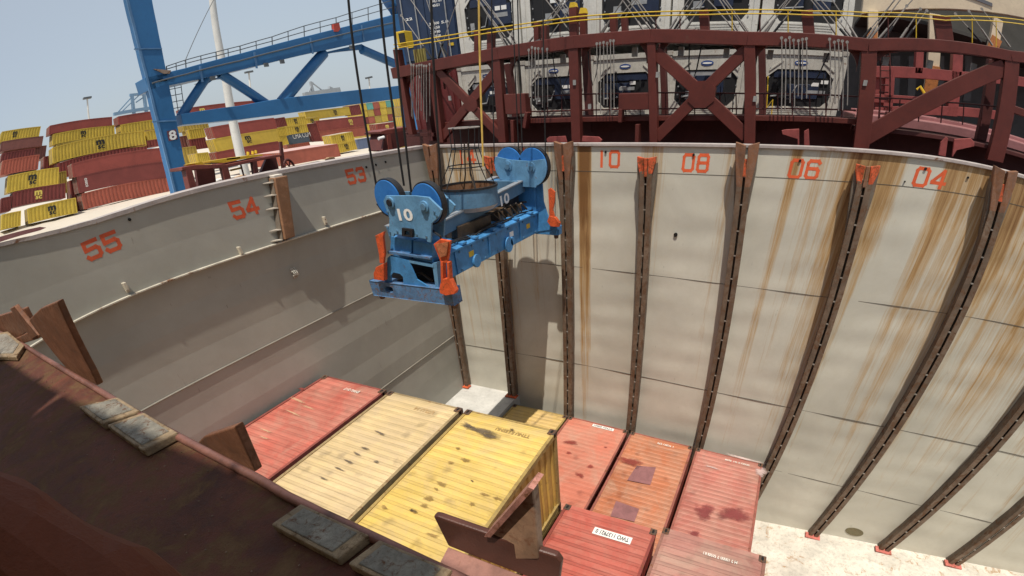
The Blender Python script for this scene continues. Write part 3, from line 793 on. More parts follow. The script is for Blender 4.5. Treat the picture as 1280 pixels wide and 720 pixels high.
hold_container('pink red container with dark red blotches at the end wall', rowx(4), YF, ZF, 2.9, 5.75, pinkr, ssal, ('SEGU 2 G1 4250', 1.5, 0.28, 0.85, 0.08, False))
hold_container('strong red container with white code plate near the bottom of the photo', rowx(3), YN, ZD, 2.4, 6.058, redd, sredd, ('TWO 1137921 0', 1.42, 0.55, 0.82, 0.13, True), amp=0.03, pitch=0.24)
hold_container('lower red container under the one with the white code plate', rowx(3), YN, ZD - 2.41, 2.4, 6.058, redd, sredd)
hold_container('dusty brown red container with deep roof ridges at the bottom right of the stow', rowx(4), YN, ZE, 2.48, 6.058, brownr, sbrown, ('M 2 10000 7 5030UU', 1.4, 0.40, 0.75, 0.10, False), amp=0.034, pitch=0.27)
hold_container('lower brown container under the dusty brown red one', rowx(4), YN, ZE - 2.49, 2.48, 6.058, brownr, sbrown)

# repair patches, blotches and smudges: flat marks on the roofs, parts of their containers
def soft(m):
    """let a stain thin out at its ragged rim"""
    t = m.node_tree; out_ = next(n for n in t.nodes if n.type == 'OUTPUT_MATERIAL'); b = next(n for n in t.nodes if n.type == 'BSDF_PRINCIPLED')
    at_ = N(t, 'ShaderNodeAttribute', attribute_name='core'); nz = noise(t, wpos(t, (1, 2.2, 1)), 9, 6, 0.75)
    f = mth(t, 'ADD', at_.outputs['Fac'], mth(t, 'MULTIPLY', mth(t, 'SUBTRACT', nz, 0.5), 1.5))
    t.links.new(mth(t, 'MULTIPLY', ramp(t, f, [(0.25, 0.0), (0.85, 1.0)]), 0.75), b.inputs['Alpha'])
    return m
def stain(cname, name, pts, z, m):
    par = next(o for o in bpy.data.objects if o.get('label', '').startswith(cname))
    P = [at(u, v, Z=z + 0.006) - Vector(par.location) for u, v in pts]
    c = sum(P, Vector()) / len(P); n = len(P); vs = [c]; val = [1.0]
    for s_, a_ in ((0.35, .95), (0.7, .6), (1.0, .25), (1.25, -.3)):
        vs += [c + (p - c) * s_ for p in P]; val += [a_] * n
    fs = [(0, 1 + i, 1 + (i + 1) % n) for i in range(n)]
    for r_ in range(3):
        for i in range(n):
            a, b2 = 1 + r_ * n + i, 1 + r_ * n + (i + 1) % n; fs.append((a, a + n, b2 + n, b2))
    o = MB().add(vs, fs).build(name, m, par)
    at_ = o.data.attributes.new('core', 'FLOAT', 'POINT')
    for i, x in enumerate(val): at_.data[i].value = x
    return o
def mark(cname, name, pts, z, m):
    par = next(o for o in bpy.data.objects if o.get('label', '').startswith(cname))
    P = [at(u, v, Z=z + 0.006) - Vector(par.location) for u, v in pts]
    MB().prism(P, (0, 0, -0.005)).build(name, m, par)
def blob(cx, cy, rx, ry, seed, n=26, tilt=0.2):
    rnd = random.Random(seed); out = []
    ph = [rnd.uniform(0, 6.28) for _ in range(4)]
    for k in range(n):
        a = 2 * math.pi * k / n
        r_ = 1 + 0.18 * math.sin(2 * a + ph[0]) + 0.14 * math.sin(3 * a + ph[1]) + 0.10 * math.sin(5 * a + ph[2]) + 0.06 * math.sin(9 * a + ph[3])
        x, y = rx * r_ * math.cos(a), ry * r_ * math.sin(a)
        out.append((cx + x, cy + y + tilt * x))
    return out
M_PATCH = paint('patch_grey', (0.26, 0.115, 0.115), 0.6, grime=0.5, scale=4)
mark('orange brown', 'repair_patch', [(796, 582), (820, 584), (813, 606), (784, 600)], ZF + 0.012, M_PATCH)
mark('orange brown', 'repair_patch', [(770, 626), (799, 636), (793, 652), (763, 645)], ZF + 0.012, M_PATCH)
M_BLOT = soft(paint('dark_red_blotch', (0.26, 0.045, 0.035), 0.6, scale=4))
stain('orange brown', 'stain', blob(788, 577, 14, 6, 3), ZF + 0.012, M_BLOT)
M_SCR = soft(paint('scratch_cream', (0.66, 0.42, 0.26), 0.6, scale=5))
M_SCU = soft(paint('scuff_pale', (0.62, 0.47, 0.44), 0.6, vary=0.3, scale=5))
M_BLOT2 = soft(paint('wine_blotch', (0.24, 0.05, 0.05), 0.6, scale=4, vary=0.2))
stain('pink red', 'stain', blob(918, 643, 19, 11, 8, tilt=0.1), ZF + 0.012, M_BLOT2)
stain('pink red', 'stain', blob(881, 640, 12, 12, 12, tilt=0.2), ZF + 0.0125, M_BLOT2)
stain('pink red', 'stain', blob(868, 667, 8, 4, 5), ZF + 0.0125, M_BLOT2)
for k, (x, y, a, b) in enumerate(((714, 553, 9, 3), (711, 566, 3, 2), (738, 583, 5, 2.4), (725, 594, 6, 3), (757, 559, 2.2, 1.2))):
    stain('smooth salmon', 'stain', blob(x, y, a, b, 40 + k), ZF + 0.002, M_BLOT)
M_SMUDGE = soft(paint('black_smudge', (0.13, 0.10, 0.075), 0.6, vary=0.5, scale=5))
for k, (x, y, a, b) in enumerate(((600, 538, 22, 5), (612, 545, 13, 3.4), (586, 532, 8, 3))):
    stain('bright yellow', 'smudge', blob(x, y, a, b, 60 + k, tilt=0.28), ZY + 0.004 + k * 0.0006, M_SMUDGE)
M_SPOT = soft(paint('brown_spot', (0.30, 0.19, 0.06), 0.6, vary=0.4, scale=8))
rnd = random.Random(5)
for k, (x, y, a, b) in enumerate(((582, 575, 6, 3.4), (563, 578, 4, 2.5), (552, 605, 6, 4), (536, 623, 7, 4), (530, 632, 6, 3), (517, 639, 5, 3), (480, 634, 5, 2.6), (606, 618, 7, 2.4), (590, 630, 4, 3), (545, 611, 3, 2), (622, 623, 6, 3), (557, 664, 10, 3), (572, 560, 3, 2), (541, 669, 9, 2.5))):
    stain('bright yellow', 'stain', blob(x, y, a, b, 80 + k), ZY + 0.004 + (k % 3) * 0.0006, M_SPOT)
M_SPOT2 = soft(plain('dark_spot', (0.06, 0.04, 0.025), 0.7))
for k, (x, y, a, b) in enumerate(((516, 638, 5, 2.2), (590, 601, 2, 1.6), (640, 537, 3, 1.8), (424, 586, 7, 1.6), (436, 577, 7, 2), (446, 567, 6, 1.6), (456, 560, 6, 1.6), (475, 541, 7, 2), (404, 598, 6, 1.5), (470, 577, 4, 2))):
    nm = 'bright yellow' if k < 3 else 'pale cream'
    stain(nm, 'smudge', blob(x, y, a, b, 120 + k, tilt=0.35), ZY + 0.007, M_SPOT2 if k < 3 else M_SMUDGE)
for k, (x, y, a, b) in enumerate(((372, 500, 11, 1.6), (385, 509, 9, 1.2), (332, 538, 9, 1.3), (366, 516, 12, 1.2), (330, 547, 6, 1.2))):
    stain('coral red', 'scratch', blob(x, y, a, b, 140 + k, tilt=0.4), ZY + 0.002, M_SCR)
stain('coral red', 'stain', blob(377, 486, 4.5, 1.8, 151), ZY + 0.003, M_BLOT)
for k, (x, y, a, b) in enumerate(((930, 573, 22, 1.6), (951, 590, 8, 6), (890, 584, 10, 1.2))):
    stain('pink red', 'scuff', blob(x, y, a, b, 160 + k, tilt=0.24), ZF + 0.013, M_SCU)

# ------------------------------------------------------------------ crane spreader hanging in the hold
from mathutils.geometry import tessellate_polygon
def plate(mb, outer, holes, vec):
    """flat plate with holes: outline and holes are loops of 3-D points, swept along vec"""
    vec = Vector(vec); loops = [[Vector(p) for p in outer]] + [[Vector(p) for p in h] for h in holes]
    flat = [p for l in loops for p in l]
    tris = tessellate_polygon(loops)
    nrm = Vector((0, 0, 0))
    for a, b, c in tris: 
        nn = (flat[b] - flat[a]).cross(flat[c] - flat[a])
        if nn.length > 0: nrm = nn; break
    fl = []
    for a, b, c in tris:
        nn = (flat[b] - flat[a]).cross(flat[c] - flat[a])
        fl.append((a, b, c) if nn.dot(vec) < 0 else (a, c, b))
    n = len(flat); fs = list(fl) + [(a + n, c + n, b + n) for a, b, c in fl]
    off = 0
    for l in loops:
        k = len(l)
        for i in range(k): fs.append((off + i, off + (i + 1) % k, off + (i + 1) % k + n, off + i + n))
        off += k
    mb.add(flat + [p + vec for p in flat], fs)
    return mb
def rrect(x0, z0, x1, z1, r, y, n=5):
    pts = []
    for cx, cz, a0 in ((x1 - r, z1 - r, 0), (x0 + r, z1 - r, 90), (x0 + r, z0 + r, 180), (x1 - r, z0 + r, 270)):
        for k in range(n + 1):
            a = R(a0 + 90 * k / n); pts.append((cx + r * math.cos(a), y, cz + r * math.sin(a)))
    return pts

M_BLUE = paint('spreader_blue', (0.06, 0.235, 0.50), 0.45, vary=0.35, rust=0.14, grime=0.5, scale=4, bump=0.12, rustcol=(0.12, 0.07, 0.05))
M_BLUE2 = paint('faded_blue', (0.12, 0.28, 0.46), 0.5, vary=0.3, rust=0.13, grime=0.5, scale=4)
M_BLUEG = paint('greyed_blue', (0.09, 0.19, 0.30), 0.5, vary=0.25, rust=0.12, grime=0.4, scale=3)
M_BLUEW = paint('worn_blue_steel', (0.085, 0.19, 0.36), 0.45, vary=0.4, rust=0.32, grime=0.5, scale=6, rustcol=(0.14, 0.075, 0.045))
M_SHEAVE = paint('sheave_blue', (0.03, 0.16, 0.45), 0.38, vary=0.2, grime=0.25, scale=4)
M_BLACK = plain('black_steel', (0.018, 0.018, 0.02), 0.5)
M_ROPE = plain('wire_rope_grease', (0.016, 0.015, 0.015), 0.55)
M_FLIP = paint('flipper_orange', (0.66, 0.105, 0.03), 0.5, vary=0.35, rust=0.3, grime=0.6, scale=9)
M_FLIPD = paint('flipper_rubbed', (0.42, 0.15, 0.07), 0.5, vary=0.5, rust=0.3, grime=0.5, scale=9)
M_OIL = paint('oily_brown', (0.055, 0.036, 0.022), 0.4, vary=0.4, grime=0.4, scale=8)
M_YEL = paint('rail_yellow', (0.62, 0.42, 0.03), 0.45, vary=0.15, grime=0.3, scale=6)
M_WHITE = plain('white_paint', (0.80, 0.80, 0.78), 0.5)

sp = thing('crane_spreader', 'blue container spreader numbered 10 hanging on wire ropes over the hold', 'spreader')
def zz(px, py): return 460 + px / 4.114, 215 + py / 4.114
YP = -5.70
nA, nB = at(467, 368, Y=YP), at(568, 383, Y=YP)
x0, x1 = nA.x, nB.x
zb, ztp = -2.47, -2.13
# end beams
mb = MB(); plate(mb, [(x0, YP, zb), (x1, YP, zb), (x1, YP, ztp), (x0, YP, ztp)], [rrect(x0 + .42, zb + .13, x0 + .66, zb + .25, .05, YP)], (0, 0.30, 0))
mb.build('end_beam', M_BLUEW, sp, bevel=0.012)
fx0, fx1 = 2.98, 5.10
MB().box((fx0, -0.78, -2.16), (fx1, -0.50, -1.86)).build('end_beam', M_BLUE, sp, bevel=0.012)
for x, y in ((x0 + .1, YP + .15), (x1 - .1, YP + .15), (fx0 + .1, -0.64), (fx1 - .1, -0.64)):
    MB().tube([(x, y, zb - 0.12 if y < -3 else -2.27), (x, y, zb + .02 if y < -3 else -2.1)], [0.06, 0.09], 12).build('twistlock', M_CAST, sp)
# A-shaped near end frame
def zp(l, y): return [at(*zz(a, b), Y=y) for a, b in l]
outer = zp([(84, 572), (100, 442), (116, 428), (207, 455), (250, 552), (372, 628)], YP + .04)
hole = zp([(118, 530), (130, 516), (165, 524), (180, 540), (182, 575), (172, 590), (125, 580), (117, 570)], YP + .04)
mb = MB(); plate(mb, outer, [hole], (0, 0.035, 0)); mb.build('end_frame', M_BLUE, sp)
mb = MB(); mb.prism(zp([(330, 470), (352, 466), (366, 618), (350, 612)], YP + .06), (0, 0.3, 0)); mb.prism(zp([(205, 452), (335, 478), (338, 492), (208, 466)], YP + .05), (0, 0.35, 0))
mb.build('frame_rib', M_BLUE2, sp)
mb = MB(); mb.prism(zp([(110, 440), (345, 470), (352, 610), (110, 560)], YP + .42), (0, 0.04, 0)); mb.build('back_plate', M_BLACK, sp)
mb = MB(); mb.tube([at(*zz(155, 560), Y=YP + .2), at(*zz(275, 520), Y=YP + .25), at(*zz(330, 560), Y=YP + .3)], 0.035, 8); mb.build('hydraulic_hose', M_OIL, sp)
# neck between frame and headblock
mb = MB(); mb.prism(zp([(118, 330), (222, 352), (225, 445), (112, 420)], YP + .1), (0, 0.5, 0)); mb.prism(zp([(232, 352), (330, 370), (332, 470), (232, 447)], YP + .1), (0, 0.5, 0))
mb.build('neck_block', M_BLUE, sp, bevel=0.012)
mb = MB(); mb.prism(zp([(100, 405), (320, 440), (322, 452), (100, 420)], YP + .02), (0, 0.25, 0)); mb.build('neck_ledge', M_BLUEW, sp, bevel=0.006)
# near headblock
hp = zp([(78, 150), (92, 122), (240, 122), (310, 130), (378, 195), (368, 226), (326, 266), (322, 364), (305, 360), (298, 345), (134, 318), (132, 332), (106, 330), (110, 240)], YP - .02)
mb = MB(); mb.prism(hp, (0, 0.05, 0)); mb.build('head_plate', M_BLUE2, sp, bevel=0.006)
hp2 = [p + Vector((0, .42, 0)) for p in hp]; mb = MB(); mb.prism(hp2, (0, 0.05, 0)); mb.build('head_plate', M_BLUE2, sp)
for (cx, cyy, rr) in ((117, 132, 78), (316, 160, 92)):
    c = at(*zz(cx, cyy), Y=YP + .2); rw = (at(*zz(cx + rr, cyy), Y=YP + .2) - c).length * 0.88
    o = MB().disc(c, (0, 1, 0), rw, 0.15, 40).build('sheave', M_BLACK, sp, bevel=0.01)
    mb = MB(); mb.disc(c + Vector((0, -.085, 0)), (0, 1, 0), rw * 0.92, 0.04, 40); mb.build('sheave_web', M_SHEAVE, o, bevel=0.008)
for (cx, cyy) in ((115, 157), (290, 178)):
    c = at(*zz(cx, cyy), Y=YP - .03)
    o = MB().disc(c, (0, 1, 0), 0.10, 0.05, 24).build('pin_boss', M_BLUE2, sp, bevel=0.008)
    MB().disc(c + Vector((0, -.03, 0)), (0, 1, 0), 0.062, 0.05, 20).build('pin', M_BLACK if cx < 200 else M_BLUEG, o, bevel=0.006)
mb = MB(); text_mb(mb, '10', at(*zz(192, 220), Y=YP - .024), (1, 0, 0.02), (0, 0, 1), 0.37, 0.22, bold=0.03, lift=0.004); mb.build('lettering', M_WHITE, sp)
mb = MB(); q0 = zp([(182, 285), (236, 292), (236, 334), (182, 326)], YP - .03); q1 = zp([(196, 298), (222, 301), (222, 324), (196, 320)], YP - .03)
plate(mb, q0, [q1], (0, -0.05, 0)); mb.build('latch_box', M_BLACK, sp)
mb = MB(); mb.prism(zp([(42, 165), (82, 130), (110, 235), (78, 215)], YP + .1), (0, 0.1, 0)); mb.build('rope_guard', M_BLACK, sp)
# main beam
bx0, bx1 = 3.05, 4.50
MB().box((bx0, -5.25, -2.10), (bx1, -0.52, -1.58)).build('main_beam', M_BLUE, sp, bevel=0.02)
MB().prism([(bx0 - .04, 0, -1.58), (bx1 + .05, 0, -1.58), (bx1 + .05, 0, -1.545), (bx1 - .1, 0, -1.50), (bx0 + .1, 0, -1.50), (bx0 - .04, 0, -1.545)], (0, 4.5, 0)).build('beam_flange', M_BLUE, sp, loc=(0, -5.1, 0))
for y in (-4.6, -4.1, -3.3, -2.9, -2.1, -1.3):
    MB().box((bx1 - .30, y, -1.52), (bx1 + .065, y + .16, -1.47)).build('flange_lug', M_BLUE, sp, bevel=0.008)
for px, py, r_ in ((487, 488, 22), (612, 425, 28), (625, 412, 16)):
    u, v = 440 + px / 3.132, 170 + py / 3.132
    c = at(u, v, X=bx1 + .02); MB().disc(c, (1, 0, 0), r_ * 0.0068, 0.08, 20).build('side_boss', M_BLUE, sp, bevel=0.008)
for ya, yb in ((-4.9, -4.86), (-3.5, -3.46), (-1.9, -1.86)):
    MB().box((bx1 - .01, ya, -2.08), (bx1 + .03, yb, -1.6)).build('side_rib', M_BLUE, sp)
# upper headblock frame, hydraulics, drum
for x in (4.16, 3.1):
    a, b = Vector((x, -5.25, -1.20)), Vector((x, -0.55, -0.86))
    MB().bar(a, b, 0.07, 0.30).build('frame_girder', M_BLUEG, sp, bevel=0.01)
    MB().bar(a + Vector((0, 0, .15)), b + Vector((0, 0, .15)), 0.17, 0.03).build('girder_flange', paint('flange_grey', (0.24, 0.26, 0.28), .5, rust=.2, scale=5), sp)
for y in (-4.9, -4.0, -2.3, -1.2):
    MB().box((3.1, y, -1.25 + (y + 5) * .07), (4.16, y + .16, -1.0 + (y + 5) * .07)).build('cross_plate', M_BLUEG, sp)
mb = MB(); text_mb(mb, '10', at(631, 249, X=4.20), (0, 1, 0.07), (0, -.07, 1), 0.46, 0.25, bold=0.03, lift=0.004); mb.build('lettering', M_WHITE, sp)
MB().box((3.45, -4.25, -1.5), (4.28, -2.9, -1.22)).build('hydraulic_tank', M_OIL, sp, bevel=0.015)
rnd = random.Random(3)
for k in range(7):
    y = -2.8 + k * .3
    MB().tube([(4.0, y, -1.46), (4.02, y + .05, -1.30), (4.2, y + .15, -1.24 + rnd.uniform(-.05, .05)), (4.28, y + .3, -1.45)], 0.028, 8).build('hydraulic_hose', M_OIL, sp, smooth=True)
for k in range(3): MB().box((3.7, -2.4 + k * .5, -1.5), (4.2, -2.15 + k * .5, -1.28)).build('valve_block', paint('valve_brown', (0.12, 0.075, 0.04), .4, rust=.3, scale=8), sp, bevel=0.01)
MB().box((3.2, -1.75, -1.45), (4.05, -1.0, -1.02)).build('cable_box', M_BLACK, sp, bevel=0.01)
dc = Vector((4.0, -3.3, 0)); dr = 0.69
def ringwall(mb, c, r0, r1, z0, z1, t=0.02, n=48):
    for k in range(n):
        a, b = 2 * math.pi * k / n, 2 * math.pi * (k + 1) / n
        p = lambda ang, r, z: (c.x + r * math.cos(ang), c.y + r * math.sin(ang), z)
        vs = [p(a, r0, z0), p(b, r0, z0), p(b, r1, z1), p(a, r1, z1), p(a, r0 - t, z0), p(b, r0 - t, z0), p(b, r1 - t, z1), p(a, r1 - t, z1)]
        mb.add(vs, [(0, 1, 2, 3), (5, 4, 7, 6), (3, 2, 6, 7), (1, 0, 4, 5)])
    return mb
drum = ringwall(MB(), dc, dr, dr, -0.92, -0.53).build('cable_drum', M_BLUEG, sp)
ringwall(MB(), dc, dr - .022, dr - .022, -0.92, -0.535, 0.004).build('drum_lining', paint('drum_rust', (0.20, 0.11, 0.06), .6, rust=.4, scale=5), drum)
MB().disc((dc.x, dc.y, -0.90), (0, 0, 1), dr - .03, 0.02, 48).build('drum_floor', paint('drum_rust2', (0.15, 0.085, 0.05), .6, rust=.4, scale=5), drum)
ringwall(MB(), dc, dr + .02, dr + .02, -0.565, -0.525, 0.05).build('drum_rim', M_BLACK, drum)
ringwall(MB(), dc, dr - .1, dr, -1.02, -0.92, 0.03).build('drum_skirt', paint('skirt_grey', (0.42, 0.43, 0.42), .5, rust=.15, scale=5), drum)
cage = []
def circ(z, r, n=32): return [(dc.x + 0.12 * (z + .5) + r * math.cos(2 * math.pi * k / n), dc.y + r * math.sin(2 * math.pi * k / n), z) for k in range(n + 1)]
for z, r in ((0.58, 0.34), (0.20, 0.31), (-0.14, 0.43)):
    MB().tube(circ(z, r), 0.012, 6).build('cage_ring', M_BLACK if z < .5 else paint('cage_grey', (.3, .27, .25), .5, rust=.2, scale=9), sp)
for k in range(6):
    a = R(20 + 60 * k); f = lambda z, r: (dc.x + 0.12 * (z + .5) + r * math.cos(a), dc.y + r * math.sin(a), z)
    MB().tube([f(0.58, .34), f(0.20, .31), f(-0.14, .43), f(-0.54, .68)], 0.012, 6).build('cage_wire', M_BLACK, sp)
for dx, dy in ((-.04, 0), (.03, .03), (.08, -.04)):
    MB().tube([(dc.x + .12 + dx, dc.y + dy, .30), (dc.x + .05 + dx * 1.6, dc.y + dy * 2, -.3), (dc.x + dx * 5, dc.y + dy * 5, -.85)], 0.018, 6).build('cable_fall', M_OIL, sp)
# far headblock
YF_ = -0.95
cL, cR_ = at(637, 206.5, Y=YF_), at(666, 208.5, Y=YF_)
for c, rr in ((cL, 0.43), (cR_, 0.45)):
    o = MB().disc(c + Vector((0, .12, 0)), (0, 1, 0), rr + .0, 0.16, 40).build('sheave', M_BLACK, sp, bevel=0.01)
    MB().disc(c + Vector((0, -.01, 0)), (0, 1, 0), rr - 0.02, 0.05, 40).build('sheave_web', M_SHEAVE, o, bevel=0.008)
    o = MB().disc(c + Vector((0, -.085, 0)), (0, 1, 0), 0.12, 0.05, 24).build('pin_boss', M_BLUE2, sp, bevel=0.008)
    MB().prism([c + Vector((x, -.11, z)) for x, z in ((-.06, -.05), (0, -.1), (.06, -.05), (.05, .03), (-.05, .03))], (0, -.03, 0)).build('pin', M_BLUEG, o)
pts = []
for k in range(11): a = R(200 + 0 * k); 
def arc(c, r, a0, a1, n=12): return [(c.x + r * math.cos(R(a0 + (a1 - a0) * k / n)), YF_ - .05, c.z + r * math.sin(R(a0 + (a1 - a0) * k / n))) for k in range(n + 1)]
poly = arc(cL, .43, 150, 265) + [(cL.x + .3, YF_ - .05, cL.z - .5), (cR_.x + .1, YF_ - .05, cR_.z - .48)] + arc(cR_, .45, 285, 385) + [(cR_.x - .05, YF_ - .05, cR_.z + .14), (cL.x + .05, YF_ - .05, cL.z + .14)]
MB().prism(poly, (0, -0.035, 0)).build('head_plate', M_BLUE2, sp, bevel=0.005)
mb = MB(); mb.prism([at(667, 224, Y=-.8), at(677, 222, Y=-.8), at(679, 252, Y=-.8), at(690, 287, Y=-.8), at(662, 291, Y=-.8)], (0, .06, 0)); mb.build('end_frame', M_BLUE, sp, bevel=0.006)
MB().box((3.1, -0.86, -1.6), (4.5, -0.62, -0.75)).build('neck_block', M_BLUE, sp, bevel=0.012)
# flippers: orange corner guides
def flipper(parts, y, base):
    o = MB().prism([at(u, v, Y=y) for u, v in parts[0]], (0, .06, 0)).build('flipper', M_FLIP if base else M_FLIP, sp, bevel=0.008)
    for l in parts[1:]: MB().prism([at(u, v, Y=y - .03) for u, v in l], (0, .12, 0)).build('flipper_arm', M_FLIP, o, bevel=0.008)
    return o
flipper([[zz(36, 328), zz(82, 306), zz(76, 335), zz(86, 420), zz(78, 470), zz(60, 470), zz(55, 420)], [zz(28, 522), zz(40, 490), zz(80, 470), zz(82, 560), zz(30, 552)]], YP - .08, 1)
o = flipper([[zz(336, 372), zz(370, 346), zz(422, 355), zz(412, 445), zz(405, 468), zz(375, 470), zz(366, 445)], [zz(372, 462), zz(384, 462), zz(386, 560), zz(374, 556)], [zz(404, 462), zz(414, 466), zz(420, 560), zz(408, 556)], [zz(376, 550), zz(420, 550), zz(438, 588), zz(450, 612), zz(444, 628), zz(400, 636), zz(370, 624), zz(366, 600)]], YP - .10, 1)
MB().prism([at(*q, Y=YP - .13) for q in (zz(345, 372), zz(412, 360), zz(402, 430), zz(372, 440))], (0, .025, 0)).build('flipper_lining', M_FLIPD, o)
flipper([[(685, 237), (688, 235), (693.5, 240), (693, 252), (691, 262), (693, 272), (687, 275), (686, 255)], [(686, 270), (694, 272), (699, 279), (698, 284), (688, 283), (684, 277)]], -0.95, 1)
MB().prism([at(u, v, Y=-.75) for u, v in ((682, 283), (699, 283), (699, 294), (684, 292))], (0, .2, 0)).build('flipper_base', M_BLUE, sp, bevel=0.01)

# fittings: bolts, hoses and plain warning plates
for l in ([(100, 205), (112, 310), (150, 305), (200, 315), (250, 322), (300, 332)], [(340, 205), (352, 225)]):
    for q in l:
        c = at(*zz(*q), Y=YP - .025); MB().disc(c, (0, 1, 0), .022, .025, 8).build('bolt', M_BLUEG, sp)
for y in (-4.7, -4.2, -3.7, -3.1, -2.5, -1.7, -1.0):
    for z in (-1.64, -2.04): MB().disc((bx1 + .005, y, z), (1, 0, 0), .024, .03, 8).build('bolt', M_BLUEG, sp)
for y, m_ in ((-4.35, M_YEL), (-2.45, M_WHITE), (-1.5, M_YEL)): MB().box((bx1 - .004, y, -1.86), (bx1 + .006, y + .2, -1.74)).build('warning_plate', m_, sp)
for k, (y0_, y1_, x_) in enumerate(((-5.0, -3.2, 4.42), (-4.8, -2.2, 4.36), (-3.4, -0.9, 4.40))):
    MB().tube([(x_, y0_ + (y1_ - y0_) * f, -1.46 + .03 * math.sin(f * 9 + k)) for f in [q / 10 for q in range(11)]], .022, 6).build('hydraulic_hose', M_BLACK, sp, smooth=True)
MB().tube([at(*zz(330, 300), Y=YP + .1), at(*zz(372, 330), Y=YP - .02), at(*zz(392, 400), Y=YP + .1), at(*zz(360, 470), Y=YP + .3)], .024, 6).build('hydraulic_hose', M_BLACK, sp, smooth=True)

# wire ropes and power cable
def rope(label, p0, p1, Y, r=0.022, name='wire_rope', m=None, group='hoist ropes of the spreader', cat='wire rope'):
    a, b = at(*p0, Y=Y), at(*p1, Y=Y)
    d = (b - a); top = a + d * ((13.0 - a.z) / d.z)
    o = MB().tube([a, b, top], r, 6).build(name, m or M_ROPE)
    return tag(o, label, cat, group)
rope('black hoist rope left of the near blue sheaves, the leftmost one', (472, 241), (435.5, 0), -5.45)
rope('black hoist rope between the two near sheaves, left of its twin', (505, 232), (475, 0), -5.45)
rope('black hoist rope between the two near sheaves, right of its twin', (514, 240), (491, 0), -5.45)
rope('black hoist rope down the right edge of the near right sheave', (552.5, 246), (541, 60), -5.45)
rope('thin hoist rope left of the far pair of blue sheaves', (618, 205), (615, 60), -0.9, .017)
rope('thin hoist rope between the far blue sheaves, left one', (648.5, 192), (642, 40), -0.9, .017)
rope('thin hoist rope between the far blue sheaves, right one', (653, 192), (648, 40), -0.9, .017)
rope('thin hoist rope right of the far pair of blue sheaves', (682, 205), (679, 30), -0.9, .017)
rope('yellow power cable hanging down in front of the red lashing bridge to the cage', (604, 208), (598.5, 0), -3.3, .022, 'power_cable', paint('cable_yellow', (0.75, 0.50, 0.12), .5, grime=.2, scale=6), None, 'cable')

# ------------------------------------------------------------------ lashing bridge behind the end wall
BY = 2.0
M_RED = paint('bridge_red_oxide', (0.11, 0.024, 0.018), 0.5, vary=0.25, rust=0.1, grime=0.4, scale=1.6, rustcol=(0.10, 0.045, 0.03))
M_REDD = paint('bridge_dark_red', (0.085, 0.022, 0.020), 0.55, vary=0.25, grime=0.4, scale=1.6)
M_ALU_ = paint('fitting_grey', (0.30, 0.30, 0.29), 0.5, rust=.15, scale=6)
M_YELD = paint('slat_yellow', (0.32, 0.27, 0.08), 0.5, grime=.4, scale=6)
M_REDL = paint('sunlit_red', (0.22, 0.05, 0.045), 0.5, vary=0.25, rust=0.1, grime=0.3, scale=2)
br = thing('lashing_bridge', 'dark red steel lashing bridge with cross braces standing behind the hold end wall', 'lashing bridge')
PXM = 0.0225
def pb(name, a, b, w, Y=BY, dep=0.26, m=None, parent=None):
    A, B = at(*a, Y=Y), at(*b, Y=Y)
    return MB().bar(A, B, dep, w * PXM, up=(B - A).cross(Vector((0, 1, 0))).normalized() if abs((B - A).normalized().z) < 2 else (0, 0, 1)).build(name, m or M_RED, parent or br, bevel=0.012)
TOP = [(493, 92), (545, 82), (625, 67), (720, 53), (815, 45.5), (935, 49), (1085, 57), (1262, 70), (1330, 80)]
for a, b in zip(TOP, TOP[1:]): pb('top_beam', a, b, 13, dep=0.3)
POSTS = [((497, 62), (516, 168), 9), ((542, 84), (553, 178), 11), ((622, 68), (630, 178), 12), ((718, 54), (722, 181), 13), ((815, 46), (818, 180), 10), ((937, 50), (937, 184), 12), ((1086, 58), (1075, 191), 16), ((1264, 71), (1242, 201), 18), ((1322, 78), (1300, 206), 18)]
for a, b, w in POSTS: pb('post', a, b, w)
for a, b, w in ((((732, 60)), (738, 165), 9), ((828, 55), (832, 160), 7), ((952, 58), (953, 165), 8), ((635, 80), (648, 165), 8), ((1240, 75), (1225, 175), 12)):
    pb('rear_post', a, b, w, Y=BY + 1.0, m=M_REDD)
for a, b, w in (((546, 86), (628, 172), 11), ((620, 90), (553, 172), 11), ((820, 66), (933, 170), 13), ((934, 62), (821, 172), 13), ((1080, 172), (1256, 84), 19)):
    pb('cross_brace', a, b, w, dep=0.16)
for c, r_ in (((588, 130), 9), ((877, 118), 13)):
    cc = at(*c, Y=BY - .1); q = r_ * PXM
    MB().prism([cc + Vector((x * q, 0, z * q)) for x, z in ((-1.2, -.5), (-.5, -1), (.5, -1), (1.2, -.5), (1.2, .5), (.5, 1), (-.5, 1), (-1.2, .5))], (0, 0.2, 0)).build('brace_gusset', M_RED, br)
def corner(p, sx, s=30, Y=BY):   # rounded corner gusset under the top beam
    c = at(*p, Y=Y); q = s * PXM
    pts = [(0, 0)] + [(q * (1 - math.sin(R(90 * k / 8))), -q * (1 - math.cos(R(90 * k / 8)))) for k in range(9)]
    pts = [(0, 0), (q, 0)] + [(q - q * math.sin(R(90 * k / 8)), -q + q * math.cos(R(90 * k / 8))) for k in range(1, 8)] + [(0, -q)]
    MB().prism([c + Vector((sx * x, 0.05, z)) for x, z in pts], (0, 0.12, 0)).build('corner_gusset', M_RED, br)
for p, sx in (((636, 70), 1), ((712, 58), -1), ((727, 57), 1), ((809, 50), -1), ((945, 55), 1), ((1076, 62), -1), ((1097, 62), 1), ((1252, 74), -1), ((550, 88), 1), ((614, 74), -1), ((825, 51), 1), ((929, 54), -1), ((504, 96), 1), ((535, 90), -1)):
    corner(p, sx, 22)
